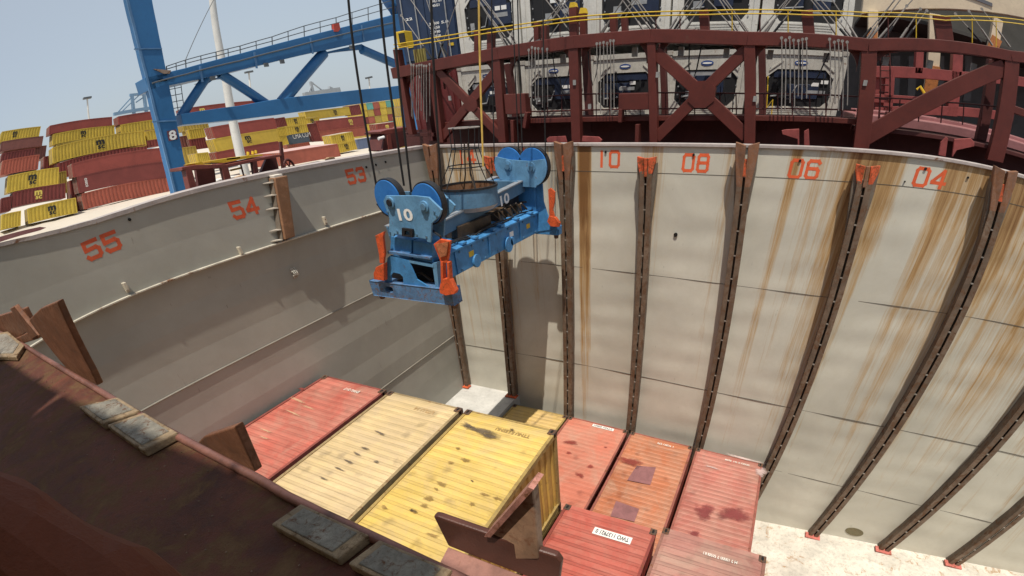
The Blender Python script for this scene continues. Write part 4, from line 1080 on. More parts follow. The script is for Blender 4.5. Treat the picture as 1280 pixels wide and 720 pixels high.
# stub posts above the beam, a pair each
for x, y0, y1, w in ((597, 40, 70, 7), (614, 40, 67, 9), (672, 29, 61, 7), (682, 32, 59, 8), (718, 9, 54, 10), (730, 16, 52, 8), (768, 18, 50, 8), (782, 22, 48, 7), (882, 13, 47, 10), (1012, 13, 53, 12), (1182, 20, 64, 19)):
    pb('stub_post', (x - (640 - x) * -0.01, y0), (x, y1), w, Y=BY + (0.0 if w > 8.5 else .5), dep=.2)
for x, y in ((717, 9), (729.5, 16)):
    c = at(x, y, Y=BY); MB().prism([c + Vector((-.1, -.1, -.02)), c + Vector((.1, -.1, -.02)), c + Vector((.06, -.1, .1)), c + Vector((-.06, -.1, .1))], (0, .2, 0)).build('post_cap', M_YEL, br)
for dz, dy in ((0, 0), (5, .0)):
    RP = [(492, 56 + dz), (545, 47 + dz), (640, 32 + dz), (720, 21 + dz), (800, 15.5 + dz), (882, 13.5 + dz), (1012, 14 + dz), (1085, 16 + dz), (1182, 20.5 + dz), (1300, 29 + dz)]
    MB().tube([at(*q, Y=BY - .16) for q in RP], 0.015, 8).build('hand_rail', M_YEL, br)
for l in ([(632, 124), (720, 118), (815, 116), (937, 117), (1075, 121)], [(645, 140), (720, 138), (815, 136), (937, 136), (1070, 138)], [(1080, 122), (1180, 128), (1250, 134)]):
    MB().tube([at(*q, Y=BY + .3) for q in l], 0.018, 6).build('mid_rail', M_REDD, br)
for a, b in (((632, 118), (660, 142)), ((775, 117), (815, 137)), ((1256, 128), (1290, 150))):
    p = at(*a, Y=BY + .02); q = at(*b, Y=BY + .02); MB().box((p.x, BY - .1, q.z), (q.x, BY + .25, p.z)).build('junction_box', M_RED, br, bevel=0.015)
for a, b in (((660, 140), (657, 160)), ((777, 136), (776, 153)), ((798, 155), (797, 180)), ((642, 150), (643, 178))): pb('bracket_leg', a, b, 5)
# stanchions, sockets, cable trays, lamps and ladder that crowd the bridge
def rail_y(pts, x): return next(a[1] + (b[1] - a[1]) * (x - a[0]) / (b[0] - a[0]) for a, b in zip(pts, pts[1:]) if a[0] <= x <= b[0])
for x in (648, 664, 684, 702, 745, 762, 782, 800, 832, 850, 868, 900, 920, 955, 972, 990, 1012, 1032, 1052):
    y = rail_y([(632, 124), (720, 118), (815, 116), (937, 117), (1075, 121)], x); MB().tube([at(x, y, Y=BY + .3), at(x + .5, y + 36, Y=BY + .3)], .016, 6).build('stanchion', M_REDD, br)
for x in (1100, 1125, 1150, 1178, 1205, 1228):
    y = rail_y([(1080, 122), (1180, 128), (1250, 134)], x); MB().tube([at(x, y, Y=BY + .3), at(x - 2, y + 26, Y=BY + .3)], .016, 6).build('stanchion', M_REDD, br)
RP0 = [(492, 56), (545, 47), (640, 32), (720, 21), (800, 15.5), (882, 13.5), (1012, 14), (1085, 16), (1182, 20.5), (1300, 29)]
for x in (520, 560, 640, 700, 750, 820, 850, 915, 950, 985, 1045, 1110, 1145, 1215, 1245):
    y = rail_y(RP0, x); MB().tube([at(x, y, Y=BY - .16), at(x, rail_y(TOP, x) - 6, Y=BY - .1)], .014, 6).build('rail_post', M_YEL if x % 2 else M_REDD, br)
MB().tube([at(u, v + 7, Y=BY + .25) for u, v in TOP[1:-1]], .035, 6).build('cable_tray', M_BLACK, br)
MB().tube([at(u, v - 2, Y=BY + .6) for u, v in [(632, 150), (720, 148), (815, 147), (937, 147), (1075, 151)]], .04, 8).build('pipe', M_REDD, br)
for x in (662, 700, 790, 848, 905, 960, 1030, 1105, 1160, 1215):
    y = rail_y(TOP, x) + 12; q = at(x, y, Y=BY + .28); MB().box(tuple(q), tuple(q + Vector((.14, .12, -.2)))).build('socket_box', M_ALU_, br)
for u in (1100, 1112): MB().tube([at(u, 66, Y=BY + .6), at(u - 3, 180, Y=BY + .6)], .018, 6).build('ladder_rail', M_REDD, br)
for k in range(12): MB().tube([at(1100 - k * .25, 70 + 9 * k, Y=BY + .6), at(1112 - k * .25, 70.5 + 9 * k, Y=BY + .6)], .014, 6).build('ladder_rung', M_REDD, br)
q = at(494, 40, Y=BY - .1); q2 = at(508, 57, Y=BY - .1); MB().box((q.x, BY - .1, q2.z), (q2.x, BY + .3, q.z)).build('yellow_box', M_YEL, br, bevel=.02)
q = at(498, 42, Y=BY - .12); q2 = at(507, 54, Y=BY - .12); MB().box((q.x, BY - .13, q2.z), (q2.x, BY - .09, q.z)).build('box_opening', M_BLACK, br)
for k in range(5):
    q = at(517 + 3 * k, 62 - k * .5, Y=BY + .1); q2 = at(519 + 3 * k, 79 - k * .5, Y=BY + .1); MB().box((q.x, BY + .1, q2.z), (q2.x, BY + .2, q.z)).build('yellow_slat', M_YELD, br)
for x, y in ((716, 100), (735, 130), (820, 90), (942, 120), (1080, 100), (560, 120)):
    q = at(x, y, Y=BY - .16); MB().box(tuple(q), tuple(q + Vector((.09, .05, -.12)))).build('sign_plate', M_ALU_, br)
for x in (690, 735, 862, 1000):      # drooping hoses
    A = at(x, rail_y(TOP, x) + 6, Y=BY + .1); s_ = rnd.uniform(.1, .35)
    MB().tube([A, A + Vector((s_ * .3, -.05, -.5)), A + Vector((s_, -.03, -.9)), A + Vector((s_ * 1.6, 0, -.6)), A + Vector((s_ * 2, 0, -.1))], .018, 6).build('hose', M_BLACK, br, smooth=True)
# walkway; dark plates under it stand in for the shadow there
MB().box((-0.7, BY + .1, 0.44), (12.2, BY + 1.5, 0.56)).build('walkway', M_RED, br, bevel=0.01)
MB().box((12.2, BY + .1, 0.30), (17.5, BY + 1.5, 0.40)).build('walkway', M_REDD, br, bevel=0.01)
MB().box((-0.7, BY + 0.9, -0.6), (17.5, BY + 1.0, 0.44)).build('shade_plate', M_REDD, br)
MB().box((-3.2, BY + 1.1, -1.0), (-0.72, BY + 1.2, 0.35)).build('shade_plate', M_REDD, br)
MB().box((-0.8, WY + .17, -0.5), (26, BY + 1.2, -0.42)).build('gutter_plate', M_REDD, br)
for a, b, w in (((505, 100), (513, 168), 7), ((530, 92), (541, 176), 9), ((497, 168), (545, 168), 5)): pb('rear_post', a, b, w, Y=BY + .5, m=M_REDD)

# ------------------------------------------------------------------ refrigerated containers behind the bridge
M_RW = paint('reefer_white', (0.54, 0.52, 0.47), 0.5, vary=0.2, rust=0.12, grime=0.45, scale=2.2, streak=0.2)
M_RW2 = paint('reefer_cleaner_white', (0.62, 0.605, 0.56), 0.5, vary=0.15, rust=0.06, grime=0.35, scale=2.2)
M_NAVY = paint('unit_navy', (0.018, 0.028, 0.060), 0.45, vary=0.3, grime=0.3, scale=4)
M_DARK = plain('unit_dark', (0.012, 0.012, 0.014), 0.6)
M_LOGO = plain('logo_blue', (0.03, 0.07, 0.24), 0.4)
M_ALU = paint('unit_grey', (0.32, 0.33, 0.34), 0.45, vary=0.3, grime=0.3, scale=5)
def reefer_proto(label, style, w, h, group):
    g = thing('refrigerated_container', label, 'reefer', (0, 0, 0), group)
    W, H = w, h
    white = M_RW if style == 0 else M_RW2
    b = MB(); b.box((0.03, 0.10, 0.03), (W - .03, 6.0, H - .03)); b.build('body', white, g)
    for x in (0, W - .15): MB().box((x, 0, 0.11), (x + .15, .15, H - .11)).build('corner_post', white, g, bevel=0.008)
    MB().box((0.15, 0.01, H - .13), (W - .15, .13, H - .01)).build('top_rail', white, g)
    MB().box((0.15, 0.01, 0.01), (W - .15, .13, .16)).build('bottom_rail', white, g)
    for x in (0, W - .17):
        for z in (0, H - .11):
            MB().box((x - .004, -.012, z), (x + .174, .16, z + .11)).build('corner_casting', paint('casting_pale', (0.40, 0.37, 0.33), .6, rust=.25, scale=7), g, bevel=0.008)
    oct_ = [(.13, .30), (.13, .60), (.25, .72), (.78, .72), (.88, .60), (.88, .30), (.80, .20), (.21, .20)]
    out_ = [(0.15, .04, .15), (W - .15, .04, .15), (W - .15, .04, H - .13), (0.15, .04, H - .13)]
    mb = MB(); plate(mb, out_, [[(x * W, .04, z * H) for x, z in oct_]], (0, .03, 0)); mb.build('front_panel', white, g)
    MB().box((0.12 * W, .075, .19 * H), (.89 * W, .098, .73 * H)).build('unit_recess', M_DARK, g)
    MB().box((.50 * W, .05, .36 * H), (.86 * W, .10, .60 * H)).build('control_box', M_NAVY, g, bevel=0.01)
    MB().box((.22 * W, .06, .60 * H), (.80 * W, .10, .70 * H)).build('condenser_cover', M_NAVY, g, bevel=0.01)
    MB().tube([(.33 * W, .06, .32 * H), (.33 * W, .06, .48 * H)], .13, 16).build('compressor', M_DARK, g, smooth=True)
    MB().tube([(.22 * W, .05, .34 * H), (.45 * W, .03, .36 * H), (.5 * W, .05, .5 * H)], .02, 6).build('pipe', M_ALU, g)
    mb = MB(); mb.box((.62 * W, .045, .53 * H), (.70 * W, .049, .58 * H)); mb.build('label_plate', M_WHITE, g)
    mb = MB(); mb.box((.72 * W, .045, .53 * H), (.80 * W, .049, .58 * H)); mb.build('label_plate', M_WHITE, g)
    mb = MB(); mb.box((.60 * W, .045, .45 * H), (.81 * W, .049, .50 * H)); mb.build('label_plate', M_ALU, g)
    e = [(math.cos(2 * math.pi * k / 24), math.sin(2 * math.pi * k / 24)) for k in range(24)]
    zc = .81 * H
    o = MB().prism([(.5 * W + x * .18, .036, zc + z * .062) for x, z in e], (0, -.006, 0)).build('oval_logo', M_LOGO, g)
    MB().prism([(.5 * W + x * .14, .028, zc + z * .022) for x, z in e], (0, -.004, 0)).build('logo_lettering', M_WHITE, o)
    for k in range(4): MB().box((.2 * W, .025, (.085 + .028 * k) * H), (.8 * W, .045, (.10 + .028 * k) * H)).build('floor_slat', white, g)
    for x in (.17, .88):
        for k in range(5): MB().disc((x * W, .035, (.25 + .12 * k) * H), (0, 1, 0), .022, .02, 10).build('bolt', M_ALU, g)
    MB().box((.20 * W, .06, .30 * H), (.30 * W, .09, .42 * H)).build('grey_vent', M_ALU, g)
    MB().bar((.16 * W, .035, .70 * H), (.30 * W, .035, .84 * H), .03, .03).build('panel_strut', white, g)
    MB().bar((.88 * W, .035, .70 * H), (.74 * W, .035, .84 * H), .03, .03).build('panel_strut', white, g)
    return g
RY = 3.6
def vary(g, k):
    """units differ: panel positions, cover colours, number of stickers"""
    rn_ = random.Random(k * 13 + 5)
    for c in list(g.children):
        n_ = c.name.split('.')[0]
        if n_ == 'control_box': c.location.x += rn_.uniform(-.75, .05); c.scale.z = rn_.uniform(.85, 1.1)
        elif n_ == 'label_plate': c.location.x += rn_.uniform(-.5, .1); c.location.z += rn_.uniform(-.12, .06)
        elif n_ == 'compressor': c.location.x += rn_.uniform(0, .8)
        elif n_ == 'grey_vent': c.location.x += rn_.uniform(0, .9)
        elif n_ == 'panel_strut' and rn_.random() < .5: c.location.z -= .03
        elif n_ == 'condenser_cover' and k % 3 == 0: c.data = c.data.copy(); c.data.materials[0] = M_ALU
    return g
low = [(-0.62, 'white reefer behind the left cross brace of the lashing bridge'), (1.93, 'dirty white reefer between first cross brace and tall yellow-capped post'), (4.36, 'white reefer in the bay right of the tall yellow-capped post'),
       (6.84, 'white reefer behind the middle cross brace of the bridge'), (9.40, 'white reefer behind the bundle of hanging rods, rightmost below')]
pr = reefer_proto(low[1][1], 0, 2.38, 1.68, 'refrigerated containers on the lower tier')
pr.location = (low[1][0], RY, 0.42)
for i, (x, l) in enumerate(low):
    if i != 1: vary(dup(pr, (x, RY, 0.42), label=l), i)
up = [(-0.36, 'white reefer with navy unit next to the navy door container, upper tier'), (2.08, 'white reefer of the upper tier left of the tall yellow-capped post'), (4.46, 'white reefer of the upper tier right of the tall yellow-capped post'),
      (6.90, 'cleaner white reefer of the upper tier above the middle cross brace'), (9.35, 'cleaner white reefer of the upper tier, rightmost beside the cream house')]
pu = reefer_proto(up[0][1], 1, 2.38, 2.25, 'refrigerated containers on the upper tier')
pu.location = (up[0][0], RY, 2.30)
for i, (x, l) in enumerate(up):
    if i: vary(dup(pu, (x, RY, 2.30), label=l), i + 5)
# red-and-white warning strip between the upper reefers
g = thing('shipping_container', 'navy blue container with door bars and white codes at the top left of the bridge', 'container', (-2.85, RY, 2.30))
M_NV = paint('container_navy', (0.020, 0.038, 0.085), 0.45, vary=0.25, rust=0.1, grime=0.4, scale=2)
MB().box((0, .05, 0), (2.42, 6, 2.35)).build('body', M_NV, g)
for x in (.03, 1.22): MB().box((x, 0.0, .12), (x + 1.17, .06, 2.25)).build('door_leaf', M_NV, g, bevel=0.015)
for x in (.25, .85, 1.5, 2.1): MB().tube([(x, -.03, .05), (x, -.03, 2.3)], .022, 8).build('locking_bar', M_ALU, g)
for k, (x, z, w_, txt) in enumerate(((1.72, 1.72, .5, 'TEMU 701'), (1.72, 1.60, .3, '45G1'), (1.55, 1.10, .42, '32 500'), (1.55, .98, .42, '71 650'), (1.55, .86, .42, '3 940'), (1.55, .74, .42, '28 560'), (2.0, 1.1, .3, '5.8'), (.5, 1.35, .3, '22'))):
    words('lettering', M_WHITE, g, txt, (x, -.006, z), (1, 0, 0), (0, 0, 1), w_, .075, .02, .004)
MB().box((.2, -.02, .52), (.5, 0.0, .66)).build('yellow_plate', M_YEL, g)
MB().box((2.05, -.02, .42), (2.25, 0.0, .5)).build('yellow_plate', M_YEL, g)
g = thing('shipping_container', 'dark red container with white letters behind hanging rods at the left bridge end', 'container', (-2.9, RY, 0.0))
M_DR = paint('container_dark_red', (0.13, 0.022, 0.022), 0.5, vary=0.25, grime=0.4, scale=2)
MB().box((0, .05, 0), (2.25, 6, 2.2)).build('body', M_DR, g)
for x in (.03, 1.14): MB().box((x, 0, .12), (x + 1.08, .06, 2.1)).build('door_leaf', M_DR, g, bevel=0.015)
for x in (.25, .8, 1.45, 2.0): MB().tube([(x, -.03, .05), (x, -.03, 2.15)], .02, 8).build('locking_bar', M_DR, g)
mb = MB(); text_mb(mb, 'CAI', at(529, 96, Y=RY - .02) - Vector(g.location), (1, 0, 0), (0, 0, 1), .34, .16, bold=.02); mb.build('lettering', M_WHITE, g)

# lashing rods: stored upright in the bridge, and crossed in front of the upper tier
M_ROD = paint('rod_galvanised', (0.30, 0.28, 0.26), 0.45, vary=0.3, rust=0.2, grime=0.3, scale=8, metal=0.3)
def rods(label, group, lines, Y, r=0.014, head=True):
    for a, b in lines:
        A, B = at(*a, Y=Y), at(*b, Y=Y)
        g = thing('lashing_rod', label, 'lashing rod', tuple(B), group)
        MB().tube([A - B, Vector((0, 0, 0))], r, 6).build('rod', M_ROD, g)
        d = (A - B).normalized()
        if head:
            MB().tube([Vector((0, 0, 0)) - d * .02, d * .45], r * 2.1, 8).build('turnbuckle', M_ROD if rnd.random() < .6 else M_BLACK, g)
        MB().disc((A - B) + d * .02, (0, 1, 0), r * 2.6, r * 1.6, 12).build('rod_eye', M_ROD, g)
def vert(xs, y0, y1, j=4): return [((x, y0 + rnd.uniform(-2, 2)), (x + rnd.uniform(-1, 1), y1 + rnd.uniform(-j * 3, j))) for x in xs]
rods('upright lashing rod in the bundle left of the first cross brace', 'rods stored left of the first brace', vert((514, 517, 521, 524, 527, 530, 533, 537), 82, 150), BY - .2, head=False)
rods('upright lashing rod in the bundle between first cross brace and tall post', 'rods stored left of the tall post', vert((661, 665, 669, 673, 678, 684), 62, 132), BY - .2, head=False)
rods('upright lashing rod in the bundle right of the tall yellow-capped post', 'rods stored right of the tall post', vert((746, 750, 754.5, 759, 763, 767), 54, 140), BY - .2, head=False)
rods('upright lashing rod in the larger bundle right of the middle cross brace', 'rods stored in the larger right bundle', vert((977, 982, 987, 992, 998, 1003, 1008), 50, 142, 8), BY - .2, head=False)
rods('upright lashing rod in the smaller bundle near the right bay', 'rods stored in the smaller right bundle', vert((1037, 1043, 1048, 1053, 1059), 52, 142, 8), BY - .2, head=False)
for bx, yb, nm in ((655, 66, 'left of the tall post'), (741, 55, 'just right of the tall post'), (830, 49, 'above the left end of the middle brace'), (942, 50, 'above the right end of the middle brace'), (1074, 57, 'beside the cream house')):
    L = []
    for dx in (2, 7, 12, 19): L.append(((bx - dx - 52 - rnd.uniform(-6, 14), yb - 78), (bx - dx + rnd.uniform(-3, 3), yb - 4)))
    for dx in (2, 6, 11, 20): L.append(((bx + dx + 52 + rnd.uniform(-6, 14), yb - 78), (bx + dx + rnd.uniform(-3, 3), yb - 4)))
    rods('slanting lashing rod crossing the upper reefers ' + nm, 'lashing rods ' + nm, L, BY + .9, .015)
rods('slanting lashing rod across the navy door container', 'lashing rods on the navy container', [((510, -5), (560, 70)), ((530, -10), (556, 72)), ((575, -8), (548, 72)), ((595, -5), (640, 66)), ((502, 20), (540, 73))], BY + .9, .015)
rods('short slanting lashing rod under the cream house at top right', 'short lashing rods under the cream house', [((1133, 8), (1103, 52)), ((1150, 12), (1122, 54)), ((1158, 14), (1128, 55)), ((1195, 18), (1226, 52)), ((1212, 15), (1240, 56)), ((1228, 12), (1262, 58))], BY + .3, .016)

# loose turnbuckles lying along the beam, and reefer power cables
for k in range(26):
    x = rnd.uniform(560, 1270); ys_ = next((a[1] + (b[1] - a[1]) * (x - a[0]) / (b[0] - a[0]) for a, b in zip(TOP, TOP[1:]) if a[0] <= x <= b[0]))
    A = at(x, ys_ - 6.5, Y=BY + .1); B = A + Vector((rnd.uniform(.15, .4), rnd.uniform(-.1, .2), rnd.uniform(-.02, .08)))
    g = thing('turnbuckle', 'loose dark turnbuckle lying on top of the red bridge beam', 'turnbuckle', tuple(A), 'turnbuckles lying on the bridge beam')
    MB().tube([Vector((0, 0, 0)), B - A], rnd.uniform(.025, .045), 8).build('barrel', M_BLACK if k % 3 else M_ROD, g)
for x, y in ((668, 90), (700, 95), (770, 90), (800, 100), (905, 88), (960, 95), (1030, 92)):
    A = at(x, y, Y=RY - .08); s_ = rnd.uniform(.15, .5)
    o = MB().tube([A, A + Vector((.06, -.05, -.35)), A + Vector((s_ * .5, -.04, -.75)), A + Vector((s_, 0.0, -.55)), A + Vector((s_ + .06, -.02, -1.0))], .016, 6).build('power_cable', M_BLACK if x % 3 else M_YEL, smooth=True)
    tag(o, 'drooping reefer power cable on the lower white reefers', 'cable', 'reefer power cables')

# hatch stoppers on the coaming behind the end wall
M_ST = paint('stopper_red', (0.26, 0.06, 0.055), 0.5, vary=0.3, rust=0.1, grime=0.3, scale=4)
for label, polys in (('red hatch stopper with pointed arm above number 06', [[(977, 163), (982, 162), (999, 161), (999, 184), (997, 184), (997, 174), (978, 168)], [(1005, 164), (1011, 161), (1012, 185), (1005, 185)]]),
                     ('red hatch stopper pair with pale-edged arm above number 04', [[(1173, 194), (1176, 178), (1183, 171), (1185, 173), (1182, 196)], [(1193, 174), (1214, 173), (1218, 178), (1218, 183), (1196, 188), (1191, 196), (1190, 196)]]),
                     ('low pinkish stopper block left of the tall rusty guide head', [[(683, 174), (686, 171), (706, 170), (708, 178), (684, 178)]]),
                     ('low pinkish stopper block right of the tall rusty guide head', [[(727, 177), (728, 170), (748, 171), (752, 175), (750, 179)]])):
    g = thing('hatch_stopper', label, 'hatch stopper', group='hatch stoppers behind the end wall')
    for p in polys: MB().prism([at(u, v, Y=WY + .35) for u, v in p], (0, .08, 0)).build('stopper_plate', M_ST, g, bevel=0.008)

# deck, second frame and cream house beyond the right bay
M_PINK = paint('hatch_pink', (0.30, 0.13, 0.13), 0.45, vary=0.25, rust=0.08, grime=0.35, scale=1.2)
g = thing('hatch_cover', 'sunlit pinkish red hatch cover seen through the right bay of the bridge', 'hatch cover')
zc = 0.62
MB().box((12.4, 5.2, zc - .3), (22, 11, zc)).build('cover_plate', M_PINK, g, bevel=0.03)
for y in (6.6, 8.0, 9.4): MB().box((12.6, y, zc - .01), (21.8, y + .12, zc + .10)).build('cover_rib', M_PINK, g, bevel=0.01)
for x, y in ((13.4, 6.1), (15.2, 7.2), (16.4, 8.6)): MB().box((x, y, zc), (x + .7, y + .35, zc + .12)).build('cover_cleat', M_REDD, g, bevel=0.02)
g = thing('lashing_bridge', 'second red lashing frame with rounded window beyond the hatch cover', 'lashing bridge')
FY = 11.5
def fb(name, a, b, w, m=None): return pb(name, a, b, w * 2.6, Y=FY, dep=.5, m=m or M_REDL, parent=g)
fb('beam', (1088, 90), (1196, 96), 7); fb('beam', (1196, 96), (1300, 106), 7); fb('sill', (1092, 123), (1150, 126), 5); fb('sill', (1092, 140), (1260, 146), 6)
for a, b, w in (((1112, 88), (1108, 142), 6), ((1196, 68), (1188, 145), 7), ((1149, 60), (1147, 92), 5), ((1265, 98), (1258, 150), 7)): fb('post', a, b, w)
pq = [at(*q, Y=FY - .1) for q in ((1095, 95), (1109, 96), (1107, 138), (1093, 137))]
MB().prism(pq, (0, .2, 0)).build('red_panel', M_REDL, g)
MB().tube([at(1146, 112, Y=FY - .4), at(1150, 108, Y=FY - .4), at(1160, 124, Y=FY - .4)], .05, 6).build('yellow_strut', M_YEL, g)
g = thing('deck_house', 'cream painted house block over dark openings at the top right corner', 'deck house')
M_CREAM = paint('house_cream', (0.60, 0.50, 0.36), 0.55, vary=0.15, rust=0.05, grime=0.25, scale=0.8)
HY = 13.0
p0_, p1_ = at(1077, 18, Y=HY), at(1300, 27, Y=HY)
MB().prism([(p0_.x, HY, p0_.z), (p1_.x, HY, p1_.z), (p1_.x + 8, HY, p1_.z + (p1_.z - p0_.z) * .6), (p1_.x + 8, HY, 18), (p0_.x, HY, 18)], (0, 0.8, 0)).build('wall', M_CREAM, g, bevel=0.03)
MB().box((p0_.x + .1, HY + .3, p0_.z + .1), (34, HY + 6, p0_.z + .25)).build('soffit', paint('soffit_shade', (0.06, 0.055, 0.05), .7, scale=.6), g)  # dark underside, shade below the house put into the colour
w0, w1 = at(1178, -14, Y=HY), at(1240, 4, Y=HY)
MB().box((w0.x, HY - .06, w1.z), (w1.x, HY + .02, w0.z)).build('window', plain('window_grey', (.12, .12, .13), .2), g)
MB().box((p0_.x - 7, HY + 5.5, -1), (60, HY + 6, p1_.z + 3)).build('rear_wall', paint('shade_grey', (0.10, 0.095, 0.09), .6, vary=.3, scale=.6), g)  # backdrop whose dark grey stands in for the shade behind
for a, b, w in (((1091, 14), (1090, 55), 8), ((1168, 18), (1161, 122), 10), ((1247, 24), (1240, 62), 9)):
    pb('pillar', a, b, w * 2.2, Y=HY - .2, dep=.4, m=M_CREAM, parent=g)
    A, B = at(a[0] - .6, a[1] + (b[1] - a[1]) * .62, Y=HY - .45), at(b[0], b[1], Y=HY - .45)
    MB().bar(A, B, .1, w * PXM * 2.3, up=(B - A).cross(Vector((0, 1, 0))).normalized()).build('pillar_band', paint('pillar_orange', (0.42, 0.16, 0.05), .6, rust=.3, scale=2), g)
for x in (1120, 1140, 1175, 1210): 
    A, B = at(x, 70, Y=HY + 4), at(x - 2, 126, Y=HY + 4); MB().bar(A, B, .3, .35, up=(1, 0, 0)).build('inner_post', paint('inner_grey', (0.17, 0.165, 0.16), .6), g)
# deck sheet behind the end wall
MB().box((-0.9, WY + .17, -1.2), (40, 26, -1.0)).build('main_deck', M_REDD)
tag(bpy.data.objects['main_deck'], kind='structure')

# ------------------------------------------------------------------ quay, container yard, crane, far things
ZQ = -6.0
GP = [(-60, 9.0), (-20, 4.6), (-8, 1.6), (1.6, -0.95), (5.5, -2.1), (9, -3.1), (13, -3.9), (18, -4.6), (25, -5.2), (38, -5.6), (60, -5.3), (80, -5.0), (300, -5.0), (4000, -5.0)]
def gz(y):
    for (a, za), (b, zb_) in zip(GP, GP[1:]):
        if y <= b: return za + (zb_ - za) * max(0.0, (y - a) / (b - a))
    return GP[-1][1]
m = bpy.data.materials.new('quay_concrete'); t, b = nodes(m)
p = wpos(t); n1 = noise(t, p, 0.08, 5, 0.6); n2 = noise(t, p, 0.9, 6, 0.7)
c = mix(t, n1, (0.46, 0.41, 0.34), (0.58, 0.52, 0.44)); c = mix(t, mth(t, 'MULTIPLY', ramp(t, n2, [(.5, 0), (.75, 1)]), .3), c, (0.36, 0.31, 0.26))
t.links.new(c, b.inputs['Base Color']); b.inputs['Roughness'].default_value = 0.85
mb = MB()
xs = [-9000, -3000, -900, -300, -140, -100, -82, -70, -66, -62, -58, -40, -20, -3.2]
ys = [-60, -40, -20, -12, -8, -4, 0, 3, 6, 9, 12, 15, 18, 22, 26, 32, 40, 60, 80, 120, 300, 900, 3000, 9000]
for y in ys:
    for x in xs:
        k = 1.0 if x <= -68 else max(0.0, (-60 - x) / 8) if x < -60 else 0.0
        z = ZQ + (gz(y) - ZQ) * k
        mb.v.append((x, y, z))
for j in range(len(ys) - 1):
    for i in range(len(xs) - 1):
        a = j * len(xs) + i; mb.f.append((a, a + 1, a + len(xs) + 1, a + len(xs)))
tag(mb.build('quay_ground', m, smooth=True), kind='structure')
mb = MB(); mb.sheet((40, -9000, -9), (9000, 0, 0), (0, 18000, 0), 2, 2); mb.sheet((-3.2, -9000, -9), (43.2, 0, 0), (0, 8900, 0), 1, 1); mb.sheet((-3.2, 200, -9), (43.2, 0, 0), (0, 8800, 0), 1, 1); mb.sheet((-9000, -9000, -9), (8996.8, 0, 0), (0, 8940, 0), 1, 1)
m = bpy.data.materials.new('harbour_water'); t, b = nodes(m); b.inputs['Base Color'].default_value = (0.03, 0.06, 0.07, 1); b.inputs['Roughness'].default_value = 0.15
tag(mb.build('water', m), kind='structure')
# side deck beside the hold
MB().box((-3.2, -14, -1.3), (-0.36, 26, -0.9)).build('side_deck', M_REDD); tag(bpy.data.objects['side_deck'], kind='structure')
MB().box((-3.3, -14, -9.2), (-3.18, 26, -0.9)).build('hull_side', plain('hull_dark', (0.02, 0.02, 0.025), .5)); tag(bpy.data.objects['hull_side'], kind='structure')

YM = paint('yard_yellow', (0.56, 0.40, 0.055), 0.5, vary=0.18, rust=0.05, grime=0.25, scale=0.5, bump=0)
RM = paint('yard_red', (0.27, 0.058, 0.045), 0.5, vary=0.2, rust=0.03, grime=0.25, scale=0.5, bump=0)
BM = paint('yard_brick', (0.36, 0.095, 0.06), 0.5, vary=0.2, rust=0.05, grime=0.25, scale=0.5, bump=0)
DM = paint('yard_dark_red', (0.19, 0.042, 0.036), 0.5, vary=0.2, grime=0.25, scale=0.5, bump=0)
BRM = paint('yard_brown', (0.20, 0.075, 0.06), 0.5, vary=0.2, grime=0.25, scale=0.5, bump=0)
GM = paint('yard_blue_grey', (0.13, 0.17, 0.28), 0.5, vary=0.2, grime=0.25, scale=0.5, bump=0)
NM = paint('yard_navy', (0.07, 0.09, 0.12), 0.5, vary=0.2, grime=0.25, scale=0.5, bump=0)
TM = paint('yard_teal', (0.12, 0.36, 0.32), 0.5, vary=0.2, grime=0.25, scale=0.5, bump=0)
OM = paint('yard_olive', (0.42, 0.30, 0.06), 0.5, vary=0.18, rust=0.05, grime=0.3, scale=0.5, bump=0)
PK = paint('yard_faded_roof', (0.55, 0.36, 0.33), 0.6, vary=0.2, grime=0.3, scale=0.5, bump=0)
RT = paint('yard_dusty_roof', (0.44, 0.36, 0.27), 0.6, vary=0.2, grime=0.3, scale=0.5, bump=0)
ENDM = paint('yard_end_frame', (0.34, 0.30, 0.24), 0.5, vary=0.3, grime=0.4, scale=2, bump=0)
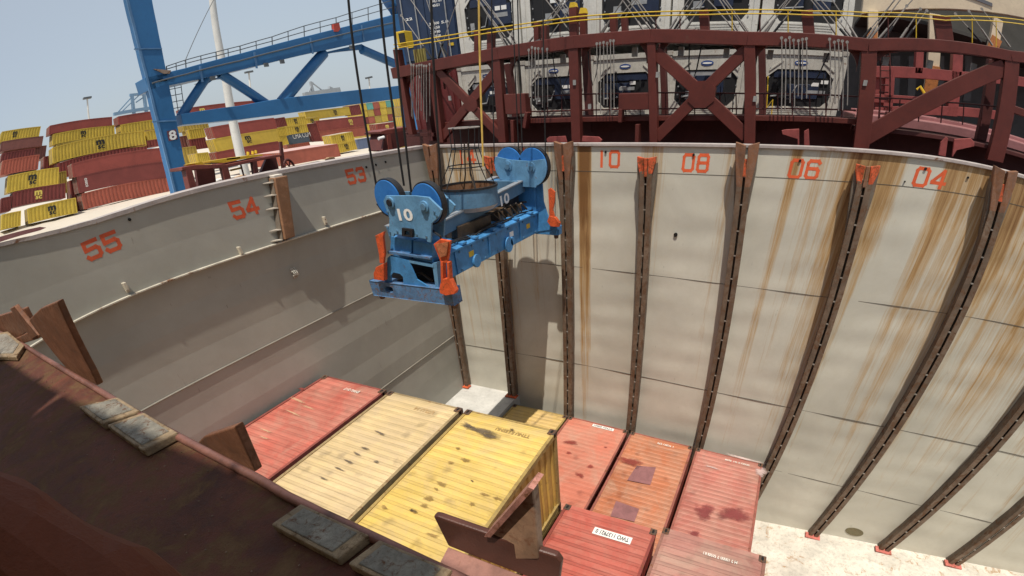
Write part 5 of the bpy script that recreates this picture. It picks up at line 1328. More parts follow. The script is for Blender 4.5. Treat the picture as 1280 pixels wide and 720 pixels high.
def yard(label, quad, X, m, logo=None, logom=None, ribs=True, roof=None, depth=2.44, lx=0.5, group='containers in the quay yard', marks=True):
    """box whose long face has the measured corners (top left, top right, bottom right, bottom left) on the plane x = X"""
    TL, TR, BR_, BL = [at(u, v, X=X) for u, v in quad]
    u = ((BR_ - BL) + (TR - TL)); L = u.length / 2; u.normalize()
    upv = ((TL - BL) + (TR - BR_)); upv -= u * upv.dot(u); H = upv.length / 2; upv.normalize()
    o = (TL + BL + TR + BR_) / 4 - u * L / 2 - upv * H / 2
    dpt = upv.cross(u).normalized()
    if dpt.x > 0: dpt = -dpt
    fr = Matrix((u, dpt, upv)).transposed().to_4x4(); fr.translation = o
    g = thing('shipping_container', label, 'container', group=group, frame=fr)
    mb = MB()                                       # ribbed long side
    n = max(6, int(L / 0.55)); P = []
    for k in range(n):
        x = .12 + (L - .24) * k / n; s_ = (L - .24) / n
        P += [(x, 0.02), (x + .42 * s_, 0.02), (x + .5 * s_, .10), (x + .92 * s_, .10)]
    P.append((L - .12, .02))
    if not ribs: P = [(.12, .03), (L - .12, .03)]
    for x, y in P: mb.v += [(x, y, .12), (x, y, H - .1)]
    for k in range(len(P) - 1): a = 2 * k; mb.f.append((a, a + 2, a + 3, a + 1))
    mb.box((.02, .14, .03), (L - .02, depth, H - .02))
    mb.build('body', m, g)
    mb = MB(); mb.box((.01, .1, H - .03), (L - .01, depth - .02, H + .01)); mb.build('roof', roof or RT, g)
    mb = MB()
    for z0, z1 in ((0, .12), (H - .12, H - .004)): mb.box((0, 0, z0), (L, .12, z1))
    for x0_, x1_ in ((0, .13), (L - .13, L)): mb.box((x0_, -.002, .12), (x1_, .12, H - .12))
    mb.build('frame', m, g)
    mb = MB(); mb.box((-.02, .1, .08), (.03, depth - .1, H - .08)); mb.build('door_end', m, g)
    for y in (.5, .95, 1.5, 1.95): MB().tube([(-.05, y, .05), (-.05, y, H - .05)], .035, 6).build('locking_bar', ENDM, g)
    if logo:
        lm = logom or M_BLACK_MARK
        hh = H * .62; cx = L * lx; cz = H * .5
        right, upz = (1, 0, 0), (0, 0, 1)
        mb = MB(); text_mb(mb, 'm', (cx, .012, cz + hh * .20), right, upz, hh * 0.95, hh * .50, bold=.045, lift=.012)
        text_mb(mb, 'sc', (cx + hh * .05, .012, cz - hh * .28), right, upz, hh * .80, hh * .36, bold=.03, lift=.012)
        mb.build('logo', lm, g)
    return g
LY = plain('logo_yellow', (0.70, 0.55, 0.12), .6)
LW = plain('logo_white', (0.72, 0.70, 0.66), .6)
X1 = -70
# front block left of the crane leg
yard('ribbed brick red container at the bottom of the three-high stack left of the crane leg', [(101, 241.5), (211, 222), (218, 239), (108, 262.5)], X1, BM)
g = yard('dark red container in the middle of the three-high red stack left of the crane leg', [(95, 221), (203, 202), (211, 222), (101, 241.5)], X1, DM, ribs=False)
mb = MB(); text_mb(mb, 'cosco', (1.2, .02, 1.2), (0, 0, -1), (1, 0, 0), 1.2, .38, bold=.02, lift=.012); mb.build('lettering', LW, g)
yard('smooth red container on top of the three-high red stack left of the crane leg', [(88, 205.5), (199, 184.5), (203, 202), (95, 221)], X1, RM, ribs=False)
yard('yellow container on the ground with black logo, left of the three-high red stack', [(33, 260.5), (92, 248), (100, 265), (38, 280)], X1 + 2, YM, True)
yard('dark red container with yellow logo, on the yellow one beside the red stack', [(13, 240.5), (78, 230), (86, 246.5), (18.5, 259.8)], X1, DM, True, LY)
yard('yellow container with black logo, third up beside the red stack', [(6, 221), (69, 209.5), (78, 229.5), (13, 240.5)], X1, YM, True)
yard('ribbed red container on top of the mixed stack at the left edge', [(0, 201), (46, 194), (51, 210.5), (4, 219.5)], X1, BM)
yard('yellow container cut by the left edge, at the bottom below the pale lilac roof', [(0, 268.5), (22.5, 264), (30, 281.5), (4, 287)], X1 + 2, YM)
yard('purplish red container with pale lilac roof cut by the left edge', [(0, 248), (9.5, 246), (19, 262), (2, 266)], X1, DM, roof=paint('lilac_roof', (.50, .42, .60), .6, bump=0))
# second row
yard('long ribbed yellow container with black logo above the three-high red stack', [(62.5, 184.5), (181, 164), (183, 181.5), (70, 204)], X1 - 6, YM, True, lx=.52)
yard('short yellow container with logo just left of the crane leg', [(182, 164), (206, 160), (208, 171.5), (184, 176)], X1 - 6.5, YM, True, lx=.75)
yard('red container under the short yellow one just left of the crane leg', [(183.5, 176), (208, 171.5), (210, 181), (184.5, 184.5)], X1 - 6.5, RM)
yard('dark red container deep in the gap behind the left stacks', [(0, 192), (40, 186), (46, 197), (3, 204)], X1 - 8, DM)
# third row
yard('yellow container with logo at the far top left corner of the yard', [(0, 165), (48, 158), (52, 170.5), (2, 177)], X1 - 16, YM, True, lx=.37)
yard('brown container under the far top left yellow one', [(0, 177), (52, 170.5), (55, 182), (2, 190)], X1 - 16, BRM, ribs=False)
yard('smooth red container on the skyline left of the crane leg', [(60, 157), (139, 146.5), (141.5, 156.5), (64, 168)], X1 - 16, RM, ribs=False)
yard('yellow container with logo under the skyline red one', [(64, 168), (141.5, 156.5), (145, 169), (68, 181)], X1 - 16, YM, True)
yard('red skyline container directly left of the crane leg', [(147, 145.5), (204, 137.5), (206, 148), (150, 156)], X1 - 16, RM, ribs=False)
yard('yellow container with logo under the red skyline one by the crane leg', [(150, 156), (206, 148), (208, 160), (153, 168)], X1 - 16, YM, True, lx=.88)
# lower rows that fill the stacks behind
yard('red container below the long ribbed yellow one, mostly hidden by the red stack', [(70, 204), (183, 181.5), (187, 199), (77, 224)], X1 - 6, RM)
yard('yellow container half hidden under the yellow one with logo in the skyline stack', [(68, 181), (145, 169), (149, 184), (73, 197)], X1 - 16, OM)
yard('dark brown container hidden under the second yellow one by the crane leg', [(153, 168), (208, 160), (210, 174), (156, 183)], X1 - 16, BRM)
yard('brown container low behind the left edge stacks', [(2, 190), (55, 182), (60, 198), (6, 206)], X1 - 17, BRM)
yard('dark red container low between left stacks and ribbed yellow one', [(52, 196), (72, 193), (78, 214), (58, 218)], X1 - 9, DM)
yard('olive yellow container low between left stacks and the red stack', [(60, 218), (80, 214), (88, 240), (70, 244)], X1 - 4, OM)
yard('dark door end of a container in the gap left of the three-high red stack', [(84, 226), (101, 223), (112, 262), (96, 265)], X1 - 2.5, DM)
yard('olive container in the gap just right of the crane leg foot', [(219, 186), (246, 182), (250, 206), (224, 210)], X1 - 6, OM)
yard('brown container above the olive one just right of the crane leg', [(217, 172), (240, 168), (243, 182.5), (219, 186)], X1 - 14, BRM)
# right of the crane leg
yard('long red container with yellow logo on the skyline behind the blue tie beam', [(228, 136), (320, 125.5), (322, 138), (230, 149)], X1 - 20, RM, True, LY, lx=.25, ribs=False)
yard('pale yellow container behind the tie beam right of the crane leg', [(228, 152), (258, 148), (262, 160), (230, 165)], X1 - 14, OM)
yard('yellow container two up, close right of the crane leg', [(236, 162), (255, 159), (257, 171.5), (238, 174)], X1 - 13, YM)
yard('dark red container close right of the crane leg under a yellow one', [(238, 174), (257, 171.5), (260, 185), (240, 188)], X1 - 13, DM)
yard('bright yellow container end showing behind the deck platform', [(246, 192), (262, 189.5), (263, 206), (248, 207)], X1 + 3, YM)
yard('long red container behind the white lamp mast, top of its stack', [(266, 158), (342, 147.5), (347, 160.5), (268.5, 173.5)], X1 - 3, RM, ribs=False)
yard('long yellow container with black logo behind the white lamp mast', [(268.5, 173.5), (347, 160.5), (349, 176), (271, 190)], X1 - 3, YM, True, ribs=False, lx=.5)
yard('red container below the long yellow one behind the white lamp mast', [(271, 190), (349, 176), (352, 194), (275, 209)], X1 - 3, RM, ribs=False)
for k, (y, mm, l) in enumerate(((148, DM, 'dark red container end at the top of the narrow stack right of the lamp mast'), (160, YM, 'yellow container end second down in the narrow stack right of the lamp mast'), (171, YM, 'yellow container end third down in the narrow stack right of the lamp mast'))):
    yard(l, [(344 + k * 2, y), (357 + k, y - 2), (358 + k, y + 9.5), (345 + k * 2, y + 11.5)], X1 - 12, mm)
yard('yellow container with logo two above the dark blue one, under the tie beam', [(355, 148), (382, 145), (384, 155), (356.5, 158.5)], X1 - 14, YM, True)
yard('yellow container with logo directly on the dark blue one', [(356.5, 158.5), (384, 155), (385, 165), (360, 169)], X1 - 14, YM, True)
g = yard('dark blue grey container with pale writing between yellow and red ones', [(360, 169), (385, 165), (387, 177), (363, 181)], X1 - 14, NM, ribs=False)
words('lettering', LW, g, 'CMA CGM', (3.4, .02, 1.3), (1, 0, 0), (0, 0, 1), 4.6, .8, 0, .02)
yard('red container at the foot of the stack with the dark blue grey one', [(363, 181), (387, 177), (388, 184), (364, 187)], X1 - 14, BM)
yard('long yellow container with logo below the tie beam near the hoist rope', [(382, 140), (437, 133), (438, 144), (383, 150.5)], X1 - 22, YM, True, lx=.65, ribs=False)
yard('yellow container with logo left of the long red one under the tie beam', [(381, 148), (399, 145.5), (400, 155), (382, 157)], X1 - 17, YM, True)
yard('red container at the right end of the long yellow one under the tie beam', [(438, 132), (450, 130.5), (452, 143), (439, 145)], X1 - 22, DM)
yard('dark red container end right of the dark blue grey one', [(386, 155), (397, 153), (400, 176), (388, 178)], X1 - 15, DM)
yard('long red container with yellow logo left of the slanting hoist rope', [(397, 151), (454, 144.5), (458, 157), (399, 164)], X1 - 16, RM, True, LY, lx=.68, ribs=False)
yard('red container under the long one with yellow logo', [(399, 164), (458, 157), (460, 169), (401, 177)], X1 - 16, BM, ribs=False)
yard('upper one of two low yellow containers with logo in front of the red stack', [(413, 169.5), (441, 164.5), (443, 175.5), (416, 181)], X1 - 3, YM, True)
yard('lower one of two low yellow containers with logo in front of the red stack', [(420, 180), (443, 175.5), (447, 186.5), (423, 192)], X1 - 3, YM, True)
yard('blue grey container on the quay under the hoist ropes', [(447, 174), (474, 170), (476, 182.5), (449, 187.5)], X1 - 6, GM, ribs=False)
yard('flat red container with pink dusty roof beside the deck platform', [(352, 189.5), (423, 180.5), (425, 194.5), (355, 209)], X1 + 8, BM, ribs=False, roof=PK, depth=7)
yard('small red container with logo at the right behind the red deck box', [(471, 155), (495, 152), (497, 163), (473, 167)], X1 - 8, RM, True, LY)
yard('dark red container under the small red one with logo', [(473, 167), (497, 163), (499, 170), (475, 174)], X1 - 8, DM)
# distant block of stacked ends
cols = [YM, TM, BM, OM, TM, RM, YM]; rnd = random.Random(11)
names = {YM: 'yellow', TM: 'teal', BM: 'brick red', OM: 'olive yellow', RM: 'red', DM: 'dark red'}
pal = [[YM, TM, BM, YM, TM, TM, YM], [YM, OM, RM, YM, OM, BM, YM], [DM, BM, OM, YM, RM, DM, BM], [YM, OM, YM, RM, TM, BM, YM], [OM, YM, DM, BM, YM, RM, OM]]
cn = ['first', 'second', 'third', 'fourth', 'fifth', 'sixth', 'seventh']; rn = ['top', 'second', 'middle', 'fourth', 'bottom']
for r_ in range(5):
    for c_ in range(7):
        xa = 450 + c_ * 8.1 + r_ * 1.2; ya = 130 + r_ * 8.6 - c_ * 1.0
        yard('%s container end, %s column and %s row of the distant mixed block' % (names[pal[r_][c_]], cn[c_], rn[r_]), [(xa, ya), (xa + 7.6, ya - .9), (xa + 8.6, ya + 7.4), (xa + 1, ya + 8.3)], -110, pal[r_][c_], ribs=False, depth=6, group='distant mixed block')
for r_ in range(6):
    ya = 121 + r_ * 12.5
    yard('%s container behind the left bridge end, %s in its pile' % (('yellow', 'olive yellow', 'yellow', 'brick red', 'yellow', 'olive yellow')[r_], ('topmost', 'second from top', 'third from top', 'fourth from top', 'fifth from top', 'lowest')[r_]),
         [(503, ya), (531, ya - 4), (532, ya + 8), (504.5, ya + 12)], -60, (YM, OM, YM, BM, YM, OM)[r_], ribs=False)

# quay crane: two legs, walkway girder, tie beam and braces along the quay
XC = -14.0
M_CR = paint('crane_blue', (0.035, 0.15, 0.34), 0.42, vary=0.15, rust=0.03, grime=0.2, scale=0.5, bump=0.04)
M_CRL = paint('crane_blue_pale', (0.10, 0.22, 0.40), 0.45, vary=0.25, rust=0.1, grime=0.3, scale=0.7)
qc = thing('quay_crane', 'tall blue quay crane portal with white number 8 on its leg', 'crane')
def cpt(u, v, X=XC): return at(u, v, X=X)
# near leg (box section measured at its top and foot)
a0, a1 = cpt(152, 0), cpt(190, 0); b0, b1 = cpt(214, 246), cpt(239, 243)
k = (a0 - b0); 
ext = 1.35
def up_(b, a): return b + (a - b) * ext
lowz = lambda b, a: b + (b - a) * .62
def leg_poly(l0, l1, r0, r1, X, n=8):
    Lp = [cpt(*mid(l1, l0, k / n), X) for k in range(n + 1)]; Rp = [cpt(*mid(r1, r0, k / n), X) for k in range(n + 1)]
    Lp = [Lp[0] + Vector((0, 0, -5.2))] + Lp + [Lp[-1] + (Lp[-1] - Lp[-2]) * 4]; Rp = [Rp[0] + Vector((0, 0, -5.2))] + Rp + [Rp[-1] + (Rp[-1] - Rp[-2]) * 4]
    return Lp, Rp
def mid(a, b, f): return (a[0] + (b[0] - a[0]) * f, a[1] + (b[1] - a[1]) * f)
def leg_build(name, Lp, Rp, dep, m):
    mb = MB()
    n = len(Lp); dv = Vector((-dep, 0, 0))
    mb.v = [tuple(p) for p in Lp + Rp] + [tuple(p + dv) for p in Lp + Rp]
    for i in range(n - 1):
        mb.f += [(i, n + i, n + i + 1, i + 1), (2 * n + i, 2 * n + i + 1, 3 * n + i + 1, 3 * n + i), (i, i + 1, 2 * n + i + 1, 2 * n + i), (n + i, 3 * n + i, 3 * n + i + 1, n + i + 1)]
    mb.f += [(0, 2 * n, 3 * n, n), (n - 1, 2 * n - 1, 4 * n - 1, 3 * n - 1)]
    return mb.build(name, m, qc)
leg_build('leg', *leg_poly((161, 0), (221.5, 246), (190, 0), (239, 243), XC), 0.55, M_CR)
w0, w1 = cpt(152, 0, XC + .02), cpt(161, 0, XC + .02); f0, f1 = cpt(214, 246, XC + .02), cpt(221.5, 245.5, XC + .02)
leg_build('leg_lit_strip', *leg_poly((158.5, 0), (219.5, 246), (161.5, 0), (222, 246), XC + .03), .08, M_CRL)  # paler strip: light on the leg's left face put into colour
e0, e1, e2, e3 = cpt(516, -30), cpt(545, -30), cpt(543, 60), cpt(517, 60)
MB().prism([cpt(u, v, XC + .03) for u, v in ((484, -14), (525, -14), (525, 20), (504, 20), (500, 12), (494, 4))], (-.9, 0, 0)).build('knee_plate', M_CR, qc)
MB().prism([e3 + (e3 - e0) * 3.2, e2 + (e2 - e1) * 3.2, e1 + (e1 - e2) * 3.0, e0 + (e0 - e3) * 3.0], (-1.3, 0, 0)).build('leg', M_CR, qc, bevel=0.03)
def cbar(name, top, bot, dep=1.0, m=M_CR, dx=0.0):
    """box beam whose visible face runs between an upper and a lower line of pixels"""
    T = [cpt(u, v, XC + dx) for u, v in top]; B = [cpt(u, v, XC + dx) for u, v in bot]
    return MB().prism(T + B[::-1], (-dep, 0, 0)).build(name, m, qc, bevel=0.02)
cbar('walkway_girder', [(181, 97), (205, 91.5), (232, 85), (265, 76), (300, 67), (330, 59), (360, 51), (390, 43.5), (420, 36), (458, 27), (497, 17.5), (528, 9)], [(186, 113), (205, 108.5), (235, 102), (265, 95.5), (300, 87.5), (330, 80.5), (360, 73), (390, 66), (420, 60), (458, 52), (497, 44), (528, 36)], 1.1)
cbar('tie_beam', [(226, 142.5), (262, 137), (300, 132), (348, 123.5), (383, 119.5), (418, 115.5), (487, 108.5), (535, 103)], [(229, 156), (262, 153), (300, 149.5), (348, 143.5), (383, 138.5), (418, 134), (487, 125), (535, 118)], .8, dx=-.1)
def cbrace(a, b, w):
    A, B = cpt(*a, XC - .4), cpt(*b, XC - .4)
    return MB().tube([A, B], w * .036, 14).build('brace', M_CR, qc, smooth=True)
for a, b, w in (((226, 146), (258, 97), 6), ((275, 92), (336, 132), 6.5), ((352, 128), (405, 66), 7.5), ((452, 62), (503, 84), 7)): cbrace(a, b, w)
for pts in ([(258, 106), (246, 104), (283, 94), (292, 97), (279, 98), (268, 99)], [(318, 124), (330, 133), (352, 131), (366, 120), (350, 126), (338, 127)], [(392, 72), (412, 64), (452, 55), (470, 66), (452, 62), (430, 64), (415, 66)]):
    MB().prism([cpt(u, v, XC - .3) for u, v in pts], (-.3, 0, 0)).build('gusset_plate', M_CR, qc)
RL = [(208, 83), (232, 75), (270, 65), (300, 57.5), (340, 46), (380, 32.5), (420, 22), (460, 9.5), (495, -1)]
RB = [(208, 90), (232, 84), (270, 75), (300, 67), (340, 57), (380, 47), (420, 36), (460, 26), (495, 17)]
M_RAILG = plain('rail_dark_grey', (0.10, 0.11, 0.12), .5)
for f in (0, .5): MB().tube([cpt(*mid(a, b, f), XC - .1) for a, b in zip(RL, RB)], .022, 6).build('hand_rail', M_RAILG, qc)
for i, (a, b) in enumerate(zip(RL, RB)):
    MB().tube([cpt(*a, XC - .1), cpt(*(b[0] + .6, b[1] + 2), XC - .1)], .028, 6).build('rail_post', M_RAILG, qc)
    if i + 1 < len(RL):
        a2, b2 = mid(a, RL[i + 1], .5), mid(b, RB[i + 1], .5); MB().tube([cpt(*a2, XC - .1), cpt(*(b2[0] + .6, b2[1] + 2), XC - .1)], .022, 6).build('rail_post', M_RAILG, qc)
MB().tube([cpt(231, 77, XC - .2), cpt(268, -2, XC - .2), cpt(290, -50, XC - .2)], .02, 6).build('stay_cable', M_RAILG, qc)
MB().prism([cpt(u, v, XC + .05) for u, v in ((192, 86), (214, 88), (212, 92), (205, 92))], (-.3, 0, 0)).build('walkway_end', paint('walk_end', (.30, .22, .17), .6, rust=.3), qc)
MB().prism([cpt(u, v, XC + .05) for u, v in ((417, 30), (424, 28.5), (425.5, 36), (423, 39.5), (418, 39.5))], (-.2, 0, 0)).build('red_lamp_box', paint('lamp_red', (.42, .06, .04), .5), qc)
for u in (211, 218, 226): MB().tube([cpt(u, 107 + (u - 211) * -.2, XC - 1.2), cpt(u + 5, 140, XC - 1.2)], .02, 5).build('ladder_rail', M_RAILG, qc)
for v in (112, 120, 128, 136): MB().tube([cpt(211 + (v - 107) * .15, v, XC - 1.2), cpt(226 + (v - 107) * .15, v - 3, XC - 1.2)], .018, 5).build('ladder_rung', M_RAILG, qc)
sq = [cpt(u, v, XC + .03) for u, v in ((208.5, 164), (220, 161.5), (222.5, 174), (211, 176.5))]
MB().prism([q + Vector((.006, 0, 0)) for q in sq], (-.01, 0, 0)).build('number_panel', paint('number_red', (.16, .06, .08), .5, bump=0), qc)
mb = MB(); c8 = sum(sq, Vector()) / 4; text_mb(mb, '8', c8 + Vector((.02, 0, 0)), sq[1] - sq[0], sq[0] - sq[3], .36, .40, bold=.03, lift=.01); mb.build('lettering', M_WHITE, qc)

# joints, flanges and cable tray on the crane
for f in (.25, .62):
    A0_, A1_ = cpt(*mid((152, 0), (214, 246), f), XC + .015), cpt(*mid((190, 0), (239, 243), f), XC + .015)
    MB().bar(A0_, A1_, .05, .06).build('weld_band', M_CRL, qc)
for u in (250, 318, 388, 452):
    t_ = next(a[1] + (b[1] - a[1]) * (u - a[0]) / (b[0] - a[0]) for a, b in zip([(181, 98), (232, 86), (300, 69), (360, 53.5), (420, 38)], [(232, 86), (300, 69), (360, 53.5), (420, 38), (497, 20)]) if a[0] <= u <= b[0])
    MB().bar(cpt(u, t_ + 1, XC + .02), cpt(u + 3, t_ + 21, XC + .02), .05, .10).build('girder_flange', M_CRL, qc)
MB().tube([cpt(u, v + 7, XC + .06) for u, v in ((190, 97), (232, 86), (300, 69), (360, 53.5), (420, 38), (494, 21))], .035, 6).build('cable_tray', M_RAILG, qc)
for u, v in ((262, 96), (329, 79), (349, 75), (436, 57)): MB().box(tuple(cpt(u, v, XC + .02)), tuple(cpt(u, v, XC + .02) + Vector((.12, .22, -.18)))).build('lamp', M_RAILG, qc)

# white lamp mast on the quay
XP = -25
M_MAST = paint('mast_white', (0.58, 0.57, 0.54), 0.45, vary=0.12, grime=0.2, scale=.8, bump=0)
t0, t1, t2 = cpt(263, -40, XP), cpt(281, 90, XP), cpt(302, 200, XP)
g = thing('lamp_mast', 'tall white lamp mast rising behind the deck platform', 'lamp mast')
MB().tube([t2 + (t2 - t1) * 1.0, t2, t1, t0, t0 + (t0 - t1) * .6], [.40, .33, .27, .22, .16], 20).build('mast', M_MAST, g, smooth=True)
tp_ = t0 + (t0 - t1) * .6
for k in range(4): MB().box(tuple(tp_ + Vector((-.6 + .35 * k, -.2, .0))), tuple(tp_ + Vector((-.4 + .35 * k, .2, .25)))).build('flood_lamp', M_RAILG, g)
# far lamp masts and far cranes on the horizon
def farmast(label, x, y0, y1, w=10, X=-120):
    g = thing('lamp_mast', label, 'lamp mast', group='lamp masts beyond the yard')
    MB().tube([cpt(x + (y1 - y0) * .22, y1 + 25, X), cpt(x, y0, X)], .22, 8).build('mast', M_MAST, g)
    A, B = cpt(x - w / 2, y0 + .8, X), cpt(x + w / 2, y0 - .8, X); MB().bar(A, B, .8, .45).build('lamp_head', M_RAILG, g)
farmast('slim lamp mast on the skyline left of the crane leg', 109, 122.5, 145)
farmast('pale far lamp mast seen through the crane braces', 311, 90, 115, 9)
farmast('faint far lamp mast between the two hoist ropes', 461, 97, 118, 7)
M_FAR = paint('far_crane_blue', (0.16, 0.26, 0.38), .5, vary=.1, bump=0, scale=.2); M_FARG = paint('far_crane_grey', (0.30, 0.33, 0.36), .5, vary=.1, bump=0, scale=.2)
def farcrane(label, mm, lines, X=-170):
    g = thing('quay_crane', label, 'crane', group='cranes on the horizon')
    for i, (a, b, w) in enumerate(lines):
        A, B = cpt(*a, X), cpt(*b, X); MB().bar(A, B, w, w).build(('leg', 'boom', 'stay')[0 if abs(a[0] - b[0]) < 5 else (1 if w > .5 else 2)], mm, g)
farcrane('far blue crane with lowered boom just left of the crane leg', M_FAR, [((165, 119), (170, 160), .9), ((180, 118), (186, 158), .9), ((162, 119), (186, 117), .8), ((142, 143), (190, 135), 1.0), ((166, 120), (146, 142), .35), ((170, 128), (182, 120), .4), ((175, 118), (150, 142), .3)])
farcrane('far grey cranes with raised jibs seen between brace and hoist rope', M_FARG, [((388, 102), (394, 125), .9), ((391, 103), (384, 122), .5), ((380, 119), (424, 112), 1.6), ((411, 110), (420, 114), 1.2), ((388, 102), (404, 114), .4), ((404, 112), (405, 122), .9), ((383, 115), (386, 124), .9)])

# ------------------------------------------------------------------ things on the side deck
XD = -0.9
def dp(u, v, X=XD): return at(u, v, X=X)
M_PLAT = paint('platform_red', (0.20, 0.052, 0.040), 0.5, vary=0.3, rust=0.15, grime=0.35, scale=3)
M_PLATD = paint('platform_dark', (0.10, 0.028, 0.024), 0.55, vary=0.3, rust=0.1, grime=0.35, scale=3)
g = thing('deck_platform', 'red steel platform with yellow edge on the side deck between 55 and 54', 'platform')
MB().prism([dp(227, 209), dp(245, 206), dp(283, 205.5), dp(345, 193.5), dp(352, 193), dp(352, 195.5), dp(283, 210), dp(246, 212), dp(228, 213)], (-.55, 0, 0)).build('platform_top', M_PLAT, g, bevel=0.01)
MB().prism([dp(232, 212), dp(240, 210.5), dp(249, 243), dp(240, 246)], (-.2, 0, 0)).build('leg', M_PLAT, g, bevel=0.01)
MB().prism([dp(277, 209), dp(285, 207), dp(292, 234), dp(284, 236)], (-.12, 0, 0)).build('leg', M_PLAT, g, bevel=0.01)
MB().prism([dp(316, 202), (dp(321, 201)), dp(325, 225), dp(320, 226)], (-.12, 0, 0)).build('leg', M_PLATD, g)
MB().prism([dp(333, 199, -1.4), dp(345, 197, -1.4), dp(351, 220, -1.4), dp(322, 226, -1.4)], (-.1, 0, 0)).build('side_plate', M_PLATD, g)
MB().prism([dp(245, 211, -1.7), dp(268, 209, -1.7), dp(272, 240, -1.7), dp(250, 244, -1.7)], (-.1, 0, 0)).build('side_plate', M_PLATD, g)
for l in ([(263, 201), (328, 192.5), (329, 194.5), (280, 203.5), (264, 203)], [(283, 198), (300, 196), (300, 198), (284, 200)], [(243, 204), (252, 202), (256, 206), (246, 207)]):
    MB().prism([dp(u, v, XD - .1) for u, v in l], (-.5, 0, 0)).build('yellow_edge', M_YEL, g)
for u, v in ((310, 190), (316, 189), (320, 188)): MB().tube([dp(u, v + 4, -1.2), dp(u, v, -1.2)], .03, 6).build('yellow_hook', M_YEL, g)
for l in (((288, 213), (301, 210)), ((290, 226), (306, 222))): MB().tube([dp(*q, -1.1) for q in l], .02, 6).build('inner_rung', M_YEL, g)
MB().tube([dp(301, 206, -1.1), dp(307, 228, -1.1)], .02, 6).build('inner_rung', M_PLATD, g)
g = thing('vent_housing', 'white housing visible under the deck platform', 'vent')
MB().prism([dp(268, 227, -2.6), dp(274, 224, -2.6), dp(300, 219, -2.6), dp(302, 232, -2.6), dp(270, 238, -2.6)], (-.4, 0, 0)).build('housing', paint('vent_white', (.72, .68, .62), .5, grime=.2, scale=4), g, bevel=.02)
MB().prism([dp(296, 221, -2.5), dp(308, 218, -2.5), dp(309, 229, -2.5), dp(297, 232, -2.5)], (-.4, 0, 0)).build('crate_side', paint('vent_tan', (.55, .36, .20), .5, grime=.3, scale=4), g, bevel=.01)
g = thing('valve_stand', 'dark red stand with round handwheel right of the platform', 'valve')
MB().prism([dp(350, 177), dp(353, 177), dp(358, 216), dp(354, 217)], (-.06, 0, 0)).build('post', M_PLATD, g)
cw = dp(362, 209); MB().tube([cw + Vector((0, .14 * math.cos(a), .17 * math.sin(a))) for a in [2 * math.pi * q / 20 for q in range(21)]], .03, 8).build('handwheel', M_PLATD, g)
for a in (0, 60, 120): MB().tube([cw + Vector((0, .14 * math.cos(R(a)), .17 * math.sin(R(a)))), cw - Vector((0, .14 * math.cos(R(a)), .17 * math.sin(R(a))))], .014, 6).build('spoke', M_PLATD, g)
MB().tube([dp(344, 222), dp(346, 217), dp(362, 213.5), dp(370, 212), dp(375, 212.5)], .014, 6).build('pipe', M_PLATD, g)
g = thing('vent_box', 'dark red steel box on the side deck beside the corner of the hold', 'vent box')
q = [dp(480, 165), dp(506, 159.5), dp(509, 181), dp(487, 188), dp(477, 189)]
MB().prism([dp(481, 167), dp(507, 162), dp(509, 182), dp(485, 189), dp(478, 188)], (-.6, 0, 0)).build('housing', M_PLATD, g, bevel=0.01)
MB().prism([dp(476, 164.5), dp(484, 162), (dp(508, 159)), dp(509, 162.5), dp(485, 168), dp(477, 167)], (-.7, 0, 0)).build('lid', M_PLAT, g, bevel=0.006)
MB().prism([dp(484, 169, XD + .03), dp(488, 168, XD + .03), dp(491, 187, XD + .03), dp(486, 188, XD + .03)], (-.06, 0, 0)).build('stiffener', M_PLAT, g)
MB().tube([dp(473, 173.5), dp(480, 171.5)], .04, 8).build('pipe_stub', M_WHITE, g)
g = thing('hatch_cleat', 'small tan cleat lying on the side deck left of number 53', 'cleat')
MB().prism([dp(409, 200), dp(411, 196.5), dp(418, 196), (dp(421, 201)), dp(413, 204)], (-.1, 0, 0)).build('cleat_body', paint('cleat_tan', (.36, .22, .12), .6, rust=.2, scale=6), g, bevel=.01)
MB().prism([dp(405, 199.5), dp(411, 197.5), dp(411, 199.5)], (-.08, 0, 0)).build('cleat_arm', paint('cleat_tan', (.36, .22, .12)), g)
g = thing('deck_pipe_cover', 'long flat pinkish red steel strip on the deck edge at the far left', 'cover strip')
MB().prism([dp(-10, 299, -2), dp(50, 283.5, -2), dp(58, 284.5, -2), dp(50, 288, -2), dp(-10, 306, -2)], (-.5, 0, 0)).build('strip', paint('strip_pink', (.40, .18, .17), .5, rust=.15, scale=3), g)

# ------------------------------------------------------------------ unseen stacks added behind the camera to shade the near coaming
proto = None
cols = [RM, YM, BM, DM, YM, RM, BRM, YM]
for i in range(8):
    for k in range(2):
        fr = Matrix.Translation((-1.5 + 2.5 * i, -20.42, 0.4 + 2.75 * k))
        nm = ('%s container added unseen behind the camera for shade, column %s, %s tier' % (names.get(cols[(i * 3 + k) % 8], 'brown'), ('one', 'two', 'three', 'four', 'five', 'six', 'seven', 'eight')[i], ('lower', 'upper')[k]))
        g = thing('shipping_container', nm, 'container', group='added shade containers on the aft deck', frame=fr)
        mb = MB(); mb.box((0, 0, 0), (2.44, 6.06, 2.7)); mb.build('body', cols[(i * 3 + k) % 8], g, bevel=.02)
        for x in (.4, .9, 1.5, 2.0): MB().tube([(x, 6.09, .05), (x, 6.09, 2.65)], .02, 6).build('locking_bar', ENDM, g)
MB().box((-3.2, -40, -1.3), (40, -13.4, -0.62)).build('aft_deck', M_REDD); tag(bpy.data.objects['aft_deck'], kind='structure')

# ------------------------------------------------------------------ the photographer's orange coverall at the lower left
M_COV = paint('coverall_orange', (0.115, 0.027, 0.009), 0.8, vary=0.2, grime=0.2, scale=6, bump=0.25)

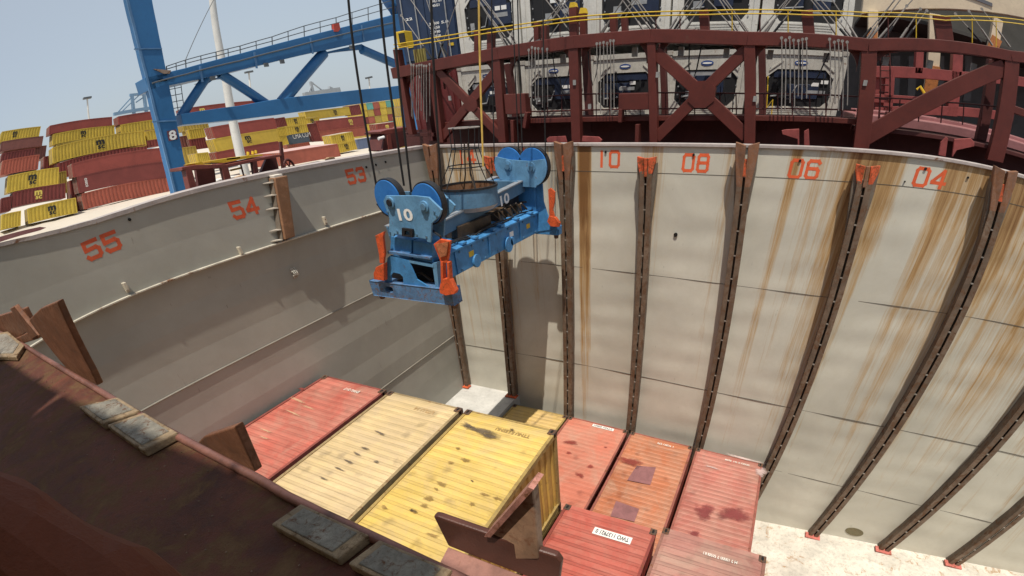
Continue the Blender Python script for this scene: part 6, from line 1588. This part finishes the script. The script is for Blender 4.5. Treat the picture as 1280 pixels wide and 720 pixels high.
def person():
    vs, rs, es = [], [], []
    def v(p, r): vs.append(tuple(p)); rs.append(r); return len(vs) - 1
    def chain(a, pts):
        for p, r in pts:
            b = v(p, r); es.append((a, b)); a = b
        return a
    cam_ = CAM
    def cp(u, v_, d): return cam_ + ray(u, v_) * d
    base = Vector((10.86, -13.42, 0))
    pel = v(base + Vector((0, 0, .10)), .15)
    ch = chain(pel, [(base + Vector((0, .05, .30)), .15), (base + Vector((0, .10, .52)), .16)])
    nk = chain(ch, [(base + Vector((0, .13, .68)), .065), (base + Vector((0, .16, .78)), .085), (base + Vector((0, .17, .90)), .10), (base + Vector((0, .16, .99)), .07)])
    for s_ in (-1, 1):
        chain(pel, [(base + Vector((s_ * .10, .0, -.02)), .10), (base + Vector((s_ * .12, .05, -.30)), .08), (base + Vector((s_ * .12, .0, -.57)), .055), (base + Vector((s_ * .13, .14, -.59)), .045)])
    chain(ch, [(base + Vector((.19, .08, .56)), .075), (base + Vector((.26, -.05, .32)), .06), (base + Vector((.20, .12, .14)), .045), (base + Vector((.16, .18, .12)), .04)])
    sh = chain(ch, [(base + Vector((-.17, .10, .56)), .085)])
    el = chain(sh, [(cp(190, 830, .50), .075), (cp(110, 765, .52), .072), (cp(20, 700, .55), .070), (cp(-70, 652, .58), .062)])
    wr = chain(el, [(cp(-150, 622, .62), .045), (cp(-175, 615, .66), .042)])
    w_ = Vector(vs[wr]); d_ = (w_ - Vector(vs[el])).normalized(); sd = d_.cross(Vector((0, 0, 1))).normalized()
    for k in range(5):
        o_ = sd * (-.032 + .016 * k); l_ = (.05, .075, .08, .075, .06)[k]
        chain(wr, [(w_ + o_ * .9 + d_ * .025, .011), (w_ + o_ + d_ * (.03 + l_ * .5), .009), (w_ + o_ * 1.05 + d_ * (.03 + l_) + Vector((0, 0, -.02)), .008)])
    me = bpy.data.meshes.new('person'); me.from_pydata(vs, es, []); me.update()
    bm = bmesh.new(); bm.from_mesh(me); lay = bm.verts.layers.skin.verify()
    bm.verts.ensure_lookup_table()
    for i, r in enumerate(rs): bm.verts[i][lay].radius = (r, r)
    bm.verts[0][lay].use_root = True
    bm.to_mesh(me); bm.free()
    me.materials.append(M_COV)
    o = bpy.data.objects.new('person', me); COL.objects.link(o)
    o.modifiers.new('skin', 'SKIN'); s_ = o.modifiers.new('smooth', 'SUBSURF'); s_.levels = 2; s_.render_levels = 2
    tx = bpy.data.textures.new('folds', 'CLOUDS'); tx.noise_scale = 0.09
    dm = o.modifiers.new('folds', 'DISPLACE'); dm.texture = tx; dm.strength = 0.035; dm.texture_coords = 'GLOBAL'
    for p in me.polygons: p.use_smooth = True
    tag(o, 'person in dark orange coveralls leaning in, only one sleeve visible at the bottom left', 'person')
person()

# rust flakes and grit lying on the near coaming
rnd = random.Random(21); mb = MB()
for k in range(170):
    x = rnd.uniform(6.3, 10.4); y = cy_(x) - rnd.uniform(.02, .30) ** 1.0; s_ = rnd.uniform(.0008, .0035)
    a = rnd.uniform(0, 6.28); pts = [(x + s_ * math.cos(a + q) * rnd.uniform(.6, 1.3), y + s_ * math.sin(a + q) * rnd.uniform(.6, 1.3), -.012) for q in (0, 1.3, 2.6, 3.9, 5.1)]
    mb.prism(pts, (0, 0, rnd.uniform(.001, .003)))
tag(mb.build('rust_flakes', paint('flakes', (0.20, 0.13, 0.085), .8, vary=.6, scale=40)), kind='stuff')
